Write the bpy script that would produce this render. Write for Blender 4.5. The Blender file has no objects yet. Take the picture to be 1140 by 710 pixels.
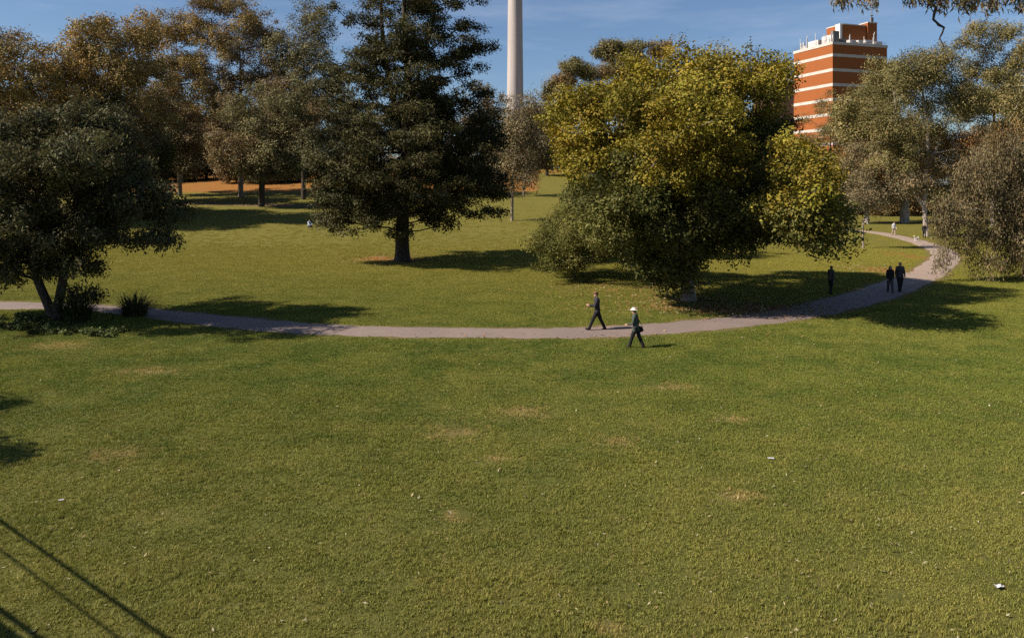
import bpy, bmesh, math, random
import numpy as np
from mathutils import Vector, Matrix

# ------------------------------------------------------------------ camera, world, sun, exposure
F = 823.3            # focal length in pixels of the 1140 px wide photograph
YH = 205.0           # row of the horizon
HC = 6.7             # height of the camera above the lawn
sc = bpy.context.scene
COL = sc.collection
cam = bpy.data.cameras.new("camera")
camo = bpy.data.objects.new("camera", cam)
COL.objects.link(camo)
cam.sensor_width = 36.0
cam.lens = 26.0
cam.shift_y = -(355 - YH) / 1140.0
cam.clip_start = 0.1
cam.clip_end = 5000
camo.location = (0, 0, HC)
camo.rotation_euler = (math.radians(90), 0, 0)
sc.camera = camo

SUN_EL = math.radians(41)
SUN_AZ = math.radians(13)      # light travels towards +X, turned this much to +Y
world = bpy.data.worlds.new("World")
sc.world = world
world.use_nodes = True
wn = world.node_tree
wn.nodes.clear()
wout = wn.nodes.new("ShaderNodeOutputWorld")
wbg = wn.nodes.new("ShaderNodeBackground")
sky = wn.nodes.new("ShaderNodeTexSky")
sky.sky_type = 'NISHITA'
sky.sun_disc = False
sky.sun_elevation = SUN_EL
sky.sun_rotation = math.radians(257)
sky.altitude = 0
sky.air_density = 1.0
sky.dust_density = 0.5
sky.ozone_density = 3.5
wbg.inputs['Strength'].default_value = 0.05
# thin cirrus streaks
wtc = wn.nodes.new("ShaderNodeTexCoord")
wmp = wn.nodes.new("ShaderNodeMapping")
wmp.inputs['Scale'].default_value = (2.2, 2.2, 16.0)
wmp.inputs['Rotation'].default_value = (0.0, 0.12, 0.3)
wno = wn.nodes.new("ShaderNodeTexNoise")
wno.inputs['Scale'].default_value = 1.6
wno.inputs['Detail'].default_value = 7
wno.inputs['Roughness'].default_value = 0.62
wrp = wn.nodes.new("ShaderNodeMapRange")
wrp.inputs['From Min'].default_value = 0.5
wrp.inputs['From Max'].default_value = 0.85
wrp.inputs['To Max'].default_value = 0.30
wmx = wn.nodes.new("ShaderNodeMix")
wmx.data_type = 'RGBA'
wmx.inputs['B'].default_value = (7.6, 8.0, 9.4, 1)
wn.links.new(wtc.outputs['Generated'], wmp.inputs['Vector'])
wn.links.new(wmp.outputs[0], wno.inputs['Vector'])
wn.links.new(wno.outputs['Fac'], wrp.inputs['Value'])
wn.links.new(wrp.outputs[0], wmx.inputs['Factor'])
wtn = wn.nodes.new("ShaderNodeMix"); wtn.data_type = 'RGBA'; wtn.blend_type = 'MULTIPLY'
wtn.inputs['Factor'].default_value = 1.0
wtn.inputs['B'].default_value = (1.0, 1.06, 1.15, 1)
wn.links.new(sky.outputs[0], wtn.inputs['A'])
wn.links.new(wtn.outputs['Result'], wmx.inputs['A'])
wn.links.new(wmx.outputs['Result'], wbg.inputs['Color'])
wn.links.new(wbg.outputs[0], wout.inputs[0])

sl = bpy.data.lights.new("sun", 'SUN')
sl.energy = 5.0
sl.angle = math.radians(0.55)
sl.color = (1.0, 0.90, 0.76)
so = bpy.data.objects.new("sun", sl)
COL.objects.link(so)
LD = Vector((math.cos(SUN_EL) * math.cos(SUN_AZ), math.cos(SUN_EL) * math.sin(SUN_AZ), -math.sin(SUN_EL)))
so.rotation_euler = LD.to_track_quat('-Z', 'Y').to_euler()
so.location = (-60, 0, 60)

sc.view_settings.view_transform = 'Standard'
sc.view_settings.look = 'None'
sc.view_settings.gamma = 1.0
sc.view_settings.use_curve_mapping = False
sc.view_settings.exposure = 0.86
sc.render.engine = 'CYCLES'
sc.cycles.use_denoising = False
sc.cycles.max_bounces = 5
sc.cycles.diffuse_bounces = 2
sc.cycles.glossy_bounces = 1
sc.cycles.transmission_bounces = 3
sc.cycles.transparent_max_bounces = 4
sc.cycles.caustics_reflective = False
sc.cycles.caustics_refractive = False

# ------------------------------------------------------------------ helpers
def softplus(t, s=9.0):
    return s * np.logaddexp(0.0, t / s)

def smooth(a, b, x):
    t = np.clip((x - a) / (b - a), 0, 1)
    return t * t * (3 - 2 * t)

def terrain(X, Y):
    X = np.asarray(X, float)
    Y = np.asarray(Y, float)
    u = X / np.maximum(np.abs(Y), 20.0)
    a = 1 - 0.93 * smooth(0.17, 0.38, u)
    z = 0.105 * (softplus(Y - 78) - softplus(Y - 185)) * a
    z = z + 0.06 * np.sin(X * 0.16 + 1.0) * np.sin(Y * 0.21 + .5) + 0.03 * np.sin(X * 0.43 + Y * 0.3)
    # the low bank under the tree on the left
    z = z + 0.35 * np.exp(-(((X + 24.0) / 4.5) ** 2 + ((Y - 36.6) / 1.7) ** 2))
    return z

def tz(x, y):
    return float(terrain(x, y))

def gp(px, py):
    """ground point seen at pixel (px, py) of the photograph"""
    lo, hi = 6.0, 230.0
    u = (px - 570) / F
    Ys = np.concatenate([np.arange(8, 80, .1), np.arange(80, 260, .25)])
    Z = terrain(u * Ys, Ys)
    v = YH + F * (HC - Z) / Ys
    i = int(np.argmax(v <= py)) if (v <= py).any() else len(Ys) - 1
    Y = float(Ys[i])
    return Vector((u * Y, Y, tz(u * Y, Y)))

def at(px, py, Y):
    return Vector(((px - 570) / F * Y, Y, HC + (YH - py) / F * Y))

def tag(o, label=None, cat=None, group=None, kind=None):
    if label: o["label"] = label
    if cat: o["category"] = cat
    if group: o["group"] = group
    if kind: o["kind"] = kind
    return o

def empty(name, loc, rz=0.0):
    o = bpy.data.objects.new(name, None)
    o.empty_display_size = 0.3
    COL.objects.link(o)
    o.location = loc
    o.rotation_euler = (0, 0, rz)
    return o

def mesh_obj(name, verts, faces, mat, parent=None, smooth_=False, tint=None):
    me = bpy.data.meshes.new(name)
    verts = np.asarray(verts, np.float32)
    if isinstance(faces, np.ndarray) and faces.ndim == 2:
        n, k = faces.shape
        me.vertices.add(len(verts))
        me.vertices.foreach_set("co", verts.ravel())
        me.loops.add(n * k)
        me.loops.foreach_set("vertex_index", faces.astype(np.int32).ravel())
        me.polygons.add(n)
        me.polygons.foreach_set("loop_start", np.arange(0, n * k, k, dtype=np.int32))
        me.polygons.foreach_set("loop_total", np.full(n, k, np.int32))
        me.update(calc_edges=True)
    else:
        me.from_pydata([tuple(v) for v in verts], [], faces)
        me.update()
    if smooth_:
        me.polygons.foreach_set("use_smooth", np.ones(len(me.polygons), bool))
    if tint is not None:
        a = me.color_attributes.new("tint", 'FLOAT_COLOR', 'POINT')
        t4 = np.ones((len(verts), 4), np.float32)
        t4[:, :3] = tint
        a.data.foreach_set("color", t4.ravel())
    if mat: me.materials.append(mat)
    o = bpy.data.objects.new(name, me)
    COL.objects.link(o)
    if parent: o.parent = parent
    return o

class MB:
    """collects shapes for one mesh"""
    def __init__(s):
        s.v = []; s.f = []
    def add(s, vs, fs):
        k = len(s.v)
        s.v += [tuple(v) for v in vs]
        s.f += [tuple(i + k for i in f) for f in fs]
    def box(s, x0, y0, z0, x1, y1, z1, M=None):
        vs = [Vector(c) for c in [(x0,y0,z0),(x1,y0,z0),(x1,y1,z0),(x0,y1,z0),(x0,y0,z1),(x1,y0,z1),(x1,y1,z1),(x0,y1,z1)]]
        if M: vs = [M @ v for v in vs]
        s.add(vs, [(0,3,2,1),(4,5,6,7),(0,1,5,4),(1,2,6,5),(2,3,7,6),(3,0,4,7)])
    def tube(s, pts, rad, n=8, caps=True):
        pts = [Vector(p) for p in pts]
        rad = rad if hasattr(rad, '__len__') else [rad] * len(pts)
        rings = []
        for i, p in enumerate(pts):
            d = (pts[min(i+1, len(pts)-1)] - pts[max(i-1, 0)]).normalized()
            a = d.cross(Vector((0, 0, 1)) if abs(d.z) < .9 else Vector((0, 1, 0))).normalized()
            b = d.cross(a)
            rings.append([p + (a * math.cos(t) + b * math.sin(t)) * rad[i] for t in [2*math.pi*k/n for k in range(n)]])
        vs = [v for r in rings for v in r]
        fs = []
        for i in range(len(pts) - 1):
            for k in range(n):
                fs.append((i*n+k, i*n+(k+1) % n, (i+1)*n+(k+1) % n, (i+1)*n+k))
        if caps:
            fs.append(tuple(range(n))[::-1]); fs.append(tuple((len(pts)-1)*n+k for k in range(n)))
        s.add(vs, fs)
    def ell(s, c, r, R=None, nu=14, nv=9):
        vs = []; fs = []
        c = Vector(c)
        for j in range(nv + 1):
            th = math.pi * j / nv
            for i in range(nu):
                ph = 2 * math.pi * i / nu
                v = Vector((r[0]*math.sin(th)*math.cos(ph), r[1]*math.sin(th)*math.sin(ph), r[2]*math.cos(th)))
                vs.append(c + (R @ v if R else v))
        for j in range(nv):
            for i in range(nu):
                a, b = j*nu+i, j*nu+(i+1) % nu
                if j == 0: fs.append((j*nu, b+nu, a+nu)) if False else fs.append((a, a+nu, b+nu, b))
                else: fs.append((a, a+nu, b+nu, b))
        s.add(vs, fs)
    def cap(s, p0, p1, r0, r1, n=12):
        """tapered capsule"""
        p0, p1 = Vector(p0), Vector(p1)
        d = (p1 - p0).normalized()
        pts = [p0 - d*r0*.98, p0 - d*r0*.8, p0 - d*r0*.45, p0, p0.lerp(p1, .5), p1, p1 + d*r1*.45, p1 + d*r1*.8, p1 + d*r1*.98]
        rs = [r0*.15, r0*.6, r0*.9, r0, (r0+r1)/2, r1, r1*.9, r1*.6, r1*.15]
        s.tube(pts, rs, n)
    def build(s, name, mat, parent=None, smooth_=False):
        return mesh_obj(name, s.v, s.f, mat, parent, smooth_)

# ------------------------------------------------------------------ materials
def mat(name):
    m = bpy.data.materials.new(name)
    m.use_nodes = True
    nt = m.node_tree
    b = nt.nodes['Principled BSDF']
    return m, nt, b

def simple(name, col, rough=.7, col2=None, scale=8.0, spec=.3, bump=0.0, metal=0.0):
    m, nt, b = mat(name)
    b.inputs['Roughness'].default_value = rough
    b.inputs['Specular IOR Level'].default_value = spec
    b.inputs['Metallic'].default_value = metal
    tc = nt.nodes.new("ShaderNodeTexCoord")
    no = nt.nodes.new("ShaderNodeTexNoise")
    no.inputs['Scale'].default_value = scale
    no.inputs['Detail'].default_value = 6
    nt.links.new(tc.outputs['Object'], no.inputs['Vector'])
    mx = nt.nodes.new("ShaderNodeMix"); mx.data_type = 'RGBA'
    c2 = col2 or tuple(c * .72 for c in col)
    mx.inputs['A'].default_value = (*col, 1)
    mx.inputs['B'].default_value = (*c2, 1)
    rp = nt.nodes.new("ShaderNodeMapRange")
    rp.inputs['From Min'].default_value = .35; rp.inputs['From Max'].default_value = .68
    nt.links.new(no.outputs['Fac'], rp.inputs['Value'])
    nt.links.new(rp.outputs[0], mx.inputs['Factor'])
    nt.links.new(mx.outputs['Result'], b.inputs['Base Color'])
    if bump:
        bp = nt.nodes.new("ShaderNodeBump")
        bp.inputs['Strength'].default_value = bump
        bp.inputs['Distance'].default_value = .03
        nt.links.new(no.outputs['Fac'], bp.inputs['Height'])
        nt.links.new(bp.outputs[0], b.inputs['Normal'])
    return m

def leaf_mat(name, trans=.3, rough=.55, spec=.25):
    m = bpy.data.materials.new(name)
    m.use_nodes = True
    nt = m.node_tree
    nt.nodes.clear()
    out = nt.nodes.new("ShaderNodeOutputMaterial")
    b = nt.nodes.new("ShaderNodeBsdfPrincipled")
    b.inputs['Roughness'].default_value = rough
    b.inputs['Specular IOR Level'].default_value = spec
    t = nt.nodes.new("ShaderNodeBsdfTranslucent")
    mx = nt.nodes.new("ShaderNodeMixShader")
    mx.inputs[0].default_value = trans
    at_ = nt.nodes.new("ShaderNodeAttribute")
    at_.attribute_name = "tint"
    nt.links.new(at_.outputs['Color'], b.inputs['Base Color'])
    hs = nt.nodes.new("ShaderNodeHueSaturation")
    hs.inputs['Saturation'].default_value = 1.1
    hs.inputs['Value'].default_value = 1.0
    nt.links.new(at_.outputs['Color'], hs.inputs['Color'])
    nt.links.new(hs.outputs[0], t.inputs['Color'])
    nt.links.new(b.outputs[0], mx.inputs[1])
    nt.links.new(t.outputs[0], mx.inputs[2])
    nt.links.new(mx.outputs[0], out.inputs[0])
    return m

LEAF = leaf_mat("leaves", .2, .6, .10)
LEAF_GUM = leaf_mat("gum_leaves", .15, .55, .15)
BARK = simple("bark_dark", (.075, .058, .045), .9, (.03, .024, .02), 5, .15, .8)
BARK_PALE = simple("bark_pale_gum", (.42, .36, .30), .8, (.20, .16, .13), 2.5, .2, .5)
BARK_GREY = simple("bark_grey", (.27, .22, .17), .85, (.13, .105, .085), 4, .2, .6)

# ---- ground colour (shared by the soil sheet and the grass on it)
def mixc(nt, fac, a, b):
    mx = nt.nodes.new("ShaderNodeMix"); mx.data_type = 'RGBA'
    for s, v in (('Factor', fac), ('A', a), ('B', b)):
        if isinstance(v, tuple): mx.inputs[s].default_value = (*v, 1)
        elif isinstance(v, float): mx.inputs[s].default_value = v
        else: nt.links.new(v, mx.inputs[s])
    return mx.outputs['Result']

def noise(nt, vec, scale, detail=5, rough=.55):
    n = nt.nodes.new("ShaderNodeTexNoise")
    n.inputs['Scale'].default_value = scale
    n.inputs['Detail'].default_value = detail
    n.inputs['Roughness'].default_value = rough
    nt.links.new(vec, n.inputs['Vector'])
    return n.outputs['Fac']

def ramp(nt, v, a, b, lo=0.0, hi=1.0):
    r = nt.nodes.new("ShaderNodeMapRange")
    r.inputs['From Min'].default_value = a; r.inputs['From Max'].default_value = b
    r.inputs['To Min'].default_value = lo; r.inputs['To Max'].default_value = hi
    nt.links.new(v, r.inputs['Value'])
    return r.outputs[0]

def mth(nt, op, a, b):
    m = nt.nodes.new("ShaderNodeMath"); m.operation = op
    for i, v in enumerate((a, b)):
        if isinstance(v, (int, float)): m.inputs[i].default_value = v
        else: nt.links.new(v, m.inputs[i])
    return m.outputs[0]

BARE = [(505, 482, 1.1, .5), (583, 460, 1.2, .55), (128, 508, 1.1, .45), (505, 577, .35, .25), (685, 491, .7, .35),
        (748, 431, 1.1, .4), (815, 467, .8, .3), (825, 553, .6, .35), (165, 413, 1.6, .6), (553, 512, .5, .25), (680, 700, .35, .16), (65, 385, 2.0, .7)]

def lawn_colour(nt):
    g = nt.nodes.new("ShaderNodeNewGeometry")
    P = g.outputs['Position']
    big = noise(nt, P, .07, 4)
    mid = noise(nt, P, .45, 5, .6)
    fin = noise(nt, P, 2.6, 6, .65)
    c = mixc(nt, ramp(nt, big, .38, .62), (0.0960, 0.1088, 0.0200), (0.1264, 0.1248, 0.0264))
    c = mixc(nt, ramp(nt, mid, .40, .62, 0, .95), c, (0.0608, 0.0816, 0.0136))
    m2 = noise(nt, P, 1.1, 6, .7)
    c = mixc(nt, ramp(nt, m2, .50, .72, 0, .55), c, (0.1560, 0.1320, 0.0336))
    c = mixc(nt, ramp(nt, fin, .52, .80, 0, .55), c, (0.1880, 0.1480, 0.0496))
    # farther lawn is a little yellower, drier
    sx = nt.nodes.new("ShaderNodeSeparateXYZ"); nt.links.new(P, sx.inputs[0])
    c = mixc(nt, ramp(nt, sx.outputs['Y'], 30, 62, 0, .70), c, (0.1800, 0.1480, 0.0288))
    c = mixc(nt, ramp(nt, sx.outputs['Y'], 11, 26, .45, 0.0), c, (0.1600, 0.1320, 0.0400))
    # dry worn patches
    pin = noise(nt, P, 2.6, 6, .75)
    for (px, py, rx, ry) in BARE:
        q = gp(px, py)
        sb = nt.nodes.new("ShaderNodeVectorMath"); sb.operation = 'SUBTRACT'
        nt.links.new(P, sb.inputs[0]); sb.inputs[1].default_value = q
        mu = nt.nodes.new("ShaderNodeVectorMath"); mu.operation = 'MULTIPLY'
        nt.links.new(sb.outputs[0], mu.inputs[0]); mu.inputs[1].default_value = (1 / rx, 1 / ry / 1.6, 0)
        ln = nt.nodes.new("ShaderNodeVectorMath"); ln.operation = 'LENGTH'
        nt.links.new(mu.outputs[0], ln.inputs[0])
        d = mth(nt, 'ADD', ln.outputs['Value'], mth(nt, 'MULTIPLY', mth(nt, 'SUBTRACT', pin, .5), 5.0))
        c = mixc(nt, ramp(nt, d, -.2, .9, .70, 0.0), c, (0.2640, 0.1800, 0.0760))
    return c, P, fin, pin

def make_ground_mat():
    m, nt, b = mat("lawn_soil")
    c, P, fin, pin = lawn_colour(nt)
    a = nt.nodes.new("ShaderNodeAttribute"); a.attribute_name = "litter"
    br = noise(nt, P, .9, 6, .7)
    f = ramp(nt, mth(nt, 'ADD', a.outputs['Fac'], mth(nt, 'MULTIPLY', mth(nt, 'SUBTRACT', br, .5), 1.3)), .35, .75)
    lit = mixc(nt, ramp(nt, noise(nt, P, 5, 5, .7), .4, .62), (0.4000, 0.1520, 0.0320), (0.1920, 0.0960, 0.0320))
    c = mixc(nt, f, c, lit)
    a2 = nt.nodes.new("ShaderNodeAttribute"); a2.attribute_name = "dirt"
    f2 = ramp(nt, mth(nt, 'ADD', a2.outputs['Fac'], mth(nt, 'MULTIPLY', mth(nt, 'SUBTRACT', br, .5), .9)), .35, .8)
    c = mixc(nt, f2, c, (0.2160, 0.1360, 0.0840))
    ff = noise(nt, P, 16, 6, .75)
    c = mixc(nt, ramp(nt, ff, .35, .65, 0.55, 0.0), c, (0.0360, 0.0400, 0.0096))
    nt.links.new(c, b.inputs['Base Color'])
    b.inputs['Roughness'].default_value = .95
    b.inputs['Specular IOR Level'].default_value = .1
    bp = nt.nodes.new("ShaderNodeBump")
    bp.inputs['Strength'].default_value = .9
    bp.inputs['Distance'].default_value = .10
    nt.links.new(mth(nt, 'ADD', fin, mth(nt, 'MULTIPLY', ff, .5)), bp.inputs['Height'])
    nt.links.new(bp.outputs[0], b.inputs['Normal'])
    return m

def make_grass_mat():
    m = bpy.data.materials.new("grass_blades")
    m.use_nodes = True
    nt = m.node_tree
    b = nt.nodes['Principled BSDF']
    out = nt.nodes['Material Output']
    c, P, fin, pin = lawn_colour(nt)
    a = nt.nodes.new("ShaderNodeAttribute"); a.attribute_name = "tint"
    mu = nt.nodes.new("ShaderNodeMix"); mu.data_type = 'RGBA'; mu.blend_type = 'MULTIPLY'
    mu.inputs['Factor'].default_value = 1
    nt.links.new(c, mu.inputs['A']); nt.links.new(a.outputs['Color'], mu.inputs['B'])
    nt.links.new(mu.outputs['Result'], b.inputs['Base Color'])
    b.inputs['Roughness'].default_value = .6
    b.inputs['Specular IOR Level'].default_value = .2
    t = nt.nodes.new("ShaderNodeBsdfTranslucent")
    nt.links.new(mu.outputs['Result'], t.inputs['Color'])
    ms = nt.nodes.new("ShaderNodeMixShader"); ms.inputs[0].default_value = .3
    nt.links.new(b.outputs[0], ms.inputs[1]); nt.links.new(t.outputs[0], ms.inputs[2])
    nt.links.new(ms.outputs[0], out.inputs[0])
    return m

# ------------------------------------------------------------------ path centre line
def catmull(pts, n=14):
    pts = [np.array(p, float) for p in pts]
    pts = [2 * pts[0] - pts[1]] + pts + [2 * pts[-1] - pts[-2]]
    o = []
    for i in range(1, len(pts) - 2):
        a, b, c, d = pts[i-1:i+3]
        for k in range(n):
            t = k / n
            o.append(.5 * ((2*b) + (-a+c)*t + (2*a-5*b+4*c-d)*t*t + (-a+3*b-3*c+d)*t**3))
    o.append(pts[-2])
    return np.array(o)

path_px = [(-160, 336, 2.4), (0, 340.5, 2.4), (120, 345, 2.4), (230, 354, 2.4), (330, 364, 2.3), (430, 370, 2.3), (540, 371.5, 2.3), (640, 371.0, 2.3),
           (740, 367, 2.3), (810, 360, 2.4), (870, 350.5, 2.6), (930, 339.5, 2.7), (985, 324, 2.8), (1022, 309, 2.7), (1044, 296, 2.5), (1052, 286, 2.4),
           (1042, 276, 2.4), (1012, 267.5, 2.4), (978, 261, 2.4), (940, 257.5, 2.6)]
path_w = []
for px, py, w in path_px:
    u = (px - 570) / F
    Y = F * HC / (py - YH)
    path_w.append((u * Y, Y, w))
PC = catmull(path_w, 24)
# litter and dirt masks -------------------------------------------------------
def path_dist(X, Y):
    d = np.full(X.shape, 1e9)
    wd = np.zeros(X.shape)
    for p in PC[::2]:
        q = np.hypot(X - p[0], Y - p[1]) - p[2] / 2
        m_ = q < d
        d = np.where(m_, q, d)
    return d

def wob(X, Y):
    return .5 * np.sin(X * 1.3 + 2 * np.sin(Y * .7)) + .5 * np.sin(Y * 1.9 + X * .4 + 1.5 * np.sin(X * .9))

def ell_m(X, Y, cx, cy, rx, ry):
    r = np.sqrt(((X - cx) / rx) ** 2 + ((Y - cy) / ry) ** 2)
    return np.clip(1.35 - r, 0, 1)

def litter_mask(X, Y):
    l = np.zeros(X.shape)
    u = X / np.maximum(Y, 1)
    v = YH + F * (HC - terrain(X, Y)) / np.maximum(Y, 5)
    # the leaf strewn rise behind, left of the middle
    l = np.maximum(l, smooth(122, 134, Y) * (1 - smooth(.02, .05, u)) * 1.0)
    l = np.maximum(l, smooth(158, 166, Y) * (1 - smooth(.12, .2, u)) * .55)
    for (px, py, rx, ry, a) in [(700, 322, 5, 4, .46), (660, 315, 4, 3.5, .44), (800, 345, 5.5, 2.2, .72), (855, 344, 3.2, 2.4, .7), (765, 338, 4.5, 3.0, .5), (425, 290, 2.6, 2.4, .8),
                             (448, 292, 3.4, 3.4, .62), (975, 300, 3.4, 4, .6), (1010, 285, 2.5, 8, .55)]:
        Yp = F * HC / (py - YH)
        l = np.maximum(l, a * ell_m(X, Y, (px - 570) / F * Yp, Yp, rx, ry))
    return l

def dirt_mask(X, Y):
    pd = path_dist(X, Y)
    d = .62 * (1 - smooth(-.05, .75, pd + .25 * wob(X, Y)))
    for (px, py, rx, ry, a) in [(25, 372, 1.4, .5, .6), (66, 362, 1.4, .8, .9), (448, 292, 1.4, 1.3, .7), (767, 334, 1.8, 1.5, .7)]:
        Yp = F * HC / (py - YH)
        d = np.maximum(d, a * ell_m(X, Y, (px - 570) / F * Yp, Yp, rx, ry))
    # pale bare track across the shaded rise
    u = X / np.maximum(Y, 1)
    d = np.maximum(d, .8 * np.exp(-((Y - 111 - 1.5 * np.sin(X * .1)) / 2.2) ** 2) * (1 - smooth(-.26, -.2, u)))
    return d

# ------------------------------------------------------------------ ground
def axis(a, b, fine0, fine1, st, grow=1.12):
    mid = list(np.arange(fine0, fine1 + st * .5, st))
    r = []; x, s = mid[-1], st
    while x < b:
        s *= grow; x += s; r.append(x)
    l = []; x, s = mid[0], st
    while x > a:
        s *= grow; x -= s; l.append(x)
    return np.array(l[::-1] + mid + r)

def build_ground():
    xs = axis(-1500, 1500, -70, 75, .45)
    ys = axis(-120, 2600, 6, 130, .45)
    XX, YY = np.meshgrid(xs, ys)
    ZZ = terrain(XX, YY)
    V = np.stack([XX, YY, ZZ], -1).reshape(-1, 3)
    nx, ny = len(xs), len(ys)
    idx = np.arange(nx * ny).reshape(ny, nx)
    Fc = np.stack([idx[:-1, :-1], idx[:-1, 1:], idx[1:, 1:], idx[1:, :-1]], -1).reshape(-1, 4)
    o = mesh_obj("lawn", V, Fc, make_ground_mat(), None, True)
    me = o.data
    for nm, fn in (("litter", litter_mask), ("dirt", dirt_mask)):
        at_ = me.attributes.new(nm, 'FLOAT', 'POINT')
        at_.data.foreach_set("value", fn(V[:, 0], V[:, 1]).astype(np.float32))
    tag(o, "wide park lawn, olive green and worn in places", "lawn", kind="structure")

def build_path():
    n = len(PC)
    V = []; Fc = []
    K = 9
    rng = np.random.default_rng(3)
    for i in range(n):
        a = PC[max(i-1, 0)]; b = PC[min(i+1, n-1)]
        t = (b - a)[:2]; t /= np.linalg.norm(t)
        nn = np.array([-t[1], t[0]])
        w = PC[i][2] / 2
        jl, jr = rng.normal(0, .05, 2) + .07 * np.sin(i * .5)
        for k in range(K):
            s = -1 + 2 * k / (K - 1)
            off = s * (w + (jr if s > 0 else jl))
            x, y = PC[i][:2] + nn * off
            V.append((x, y, tz(x, y) + .022 + .012 * (1 - s * s) - (.03 if abs(s) == 1 else 0)))
    for i in range(n - 1):
        for k in range(K - 1):
            q = i * K + k
            Fc.append((q, q + 1, q + K + 1, q + K)[::-1])
    m, nt, b = mat("path_asphalt")
    g = nt.nodes.new("ShaderNodeNewGeometry"); P = g.outputs['Position']
    c = mixc(nt, ramp(nt, noise(nt, P, .35, 5), .35, .65), (0.2067, 0.1482, 0.1287), (0.1599, 0.1170, 0.1053))
    c = mixc(nt, ramp(nt, noise(nt, P, 1.6, 6, .7), .52, .68, 0, .5), c, (.15, .115, .09))
    c = mixc(nt, ramp(nt, noise(nt, P, 9, 6, .7), .40, .70, 0, .75), c, (0.1170, 0.0936, 0.0780))
    sx = nt.nodes.new("ShaderNodeSeparateXYZ"); nt.links.new(P, sx.inputs[0])
    c = mixc(nt, ramp(nt, sx.outputs['Y'], 44, 52, 0, .75), c, (0.2730, 0.2028, 0.1560))     # gravelly stretch past the big tree
    nt.links.new(c, b.inputs['Base Color'])
    b.inputs['Roughness'].default_value = .9
    bp = nt.nodes.new("ShaderNodeBump"); bp.inputs['Strength'].default_value = .5; bp.inputs['Distance'].default_value = .02
    nt.links.new(noise(nt, P, 30, 5, .7), bp.inputs['Height']); nt.links.new(bp.outputs[0], b.inputs['Normal'])
    o = mesh_obj("path", V, [tuple(f) for f in Fc], m, None, True)
    if o.data.polygons[0].normal.z < 0: o.data.flip_normals()
    tag(o, "curving grey footpath across the lawn", "path", kind="structure")

build_ground()
build_path()

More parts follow.
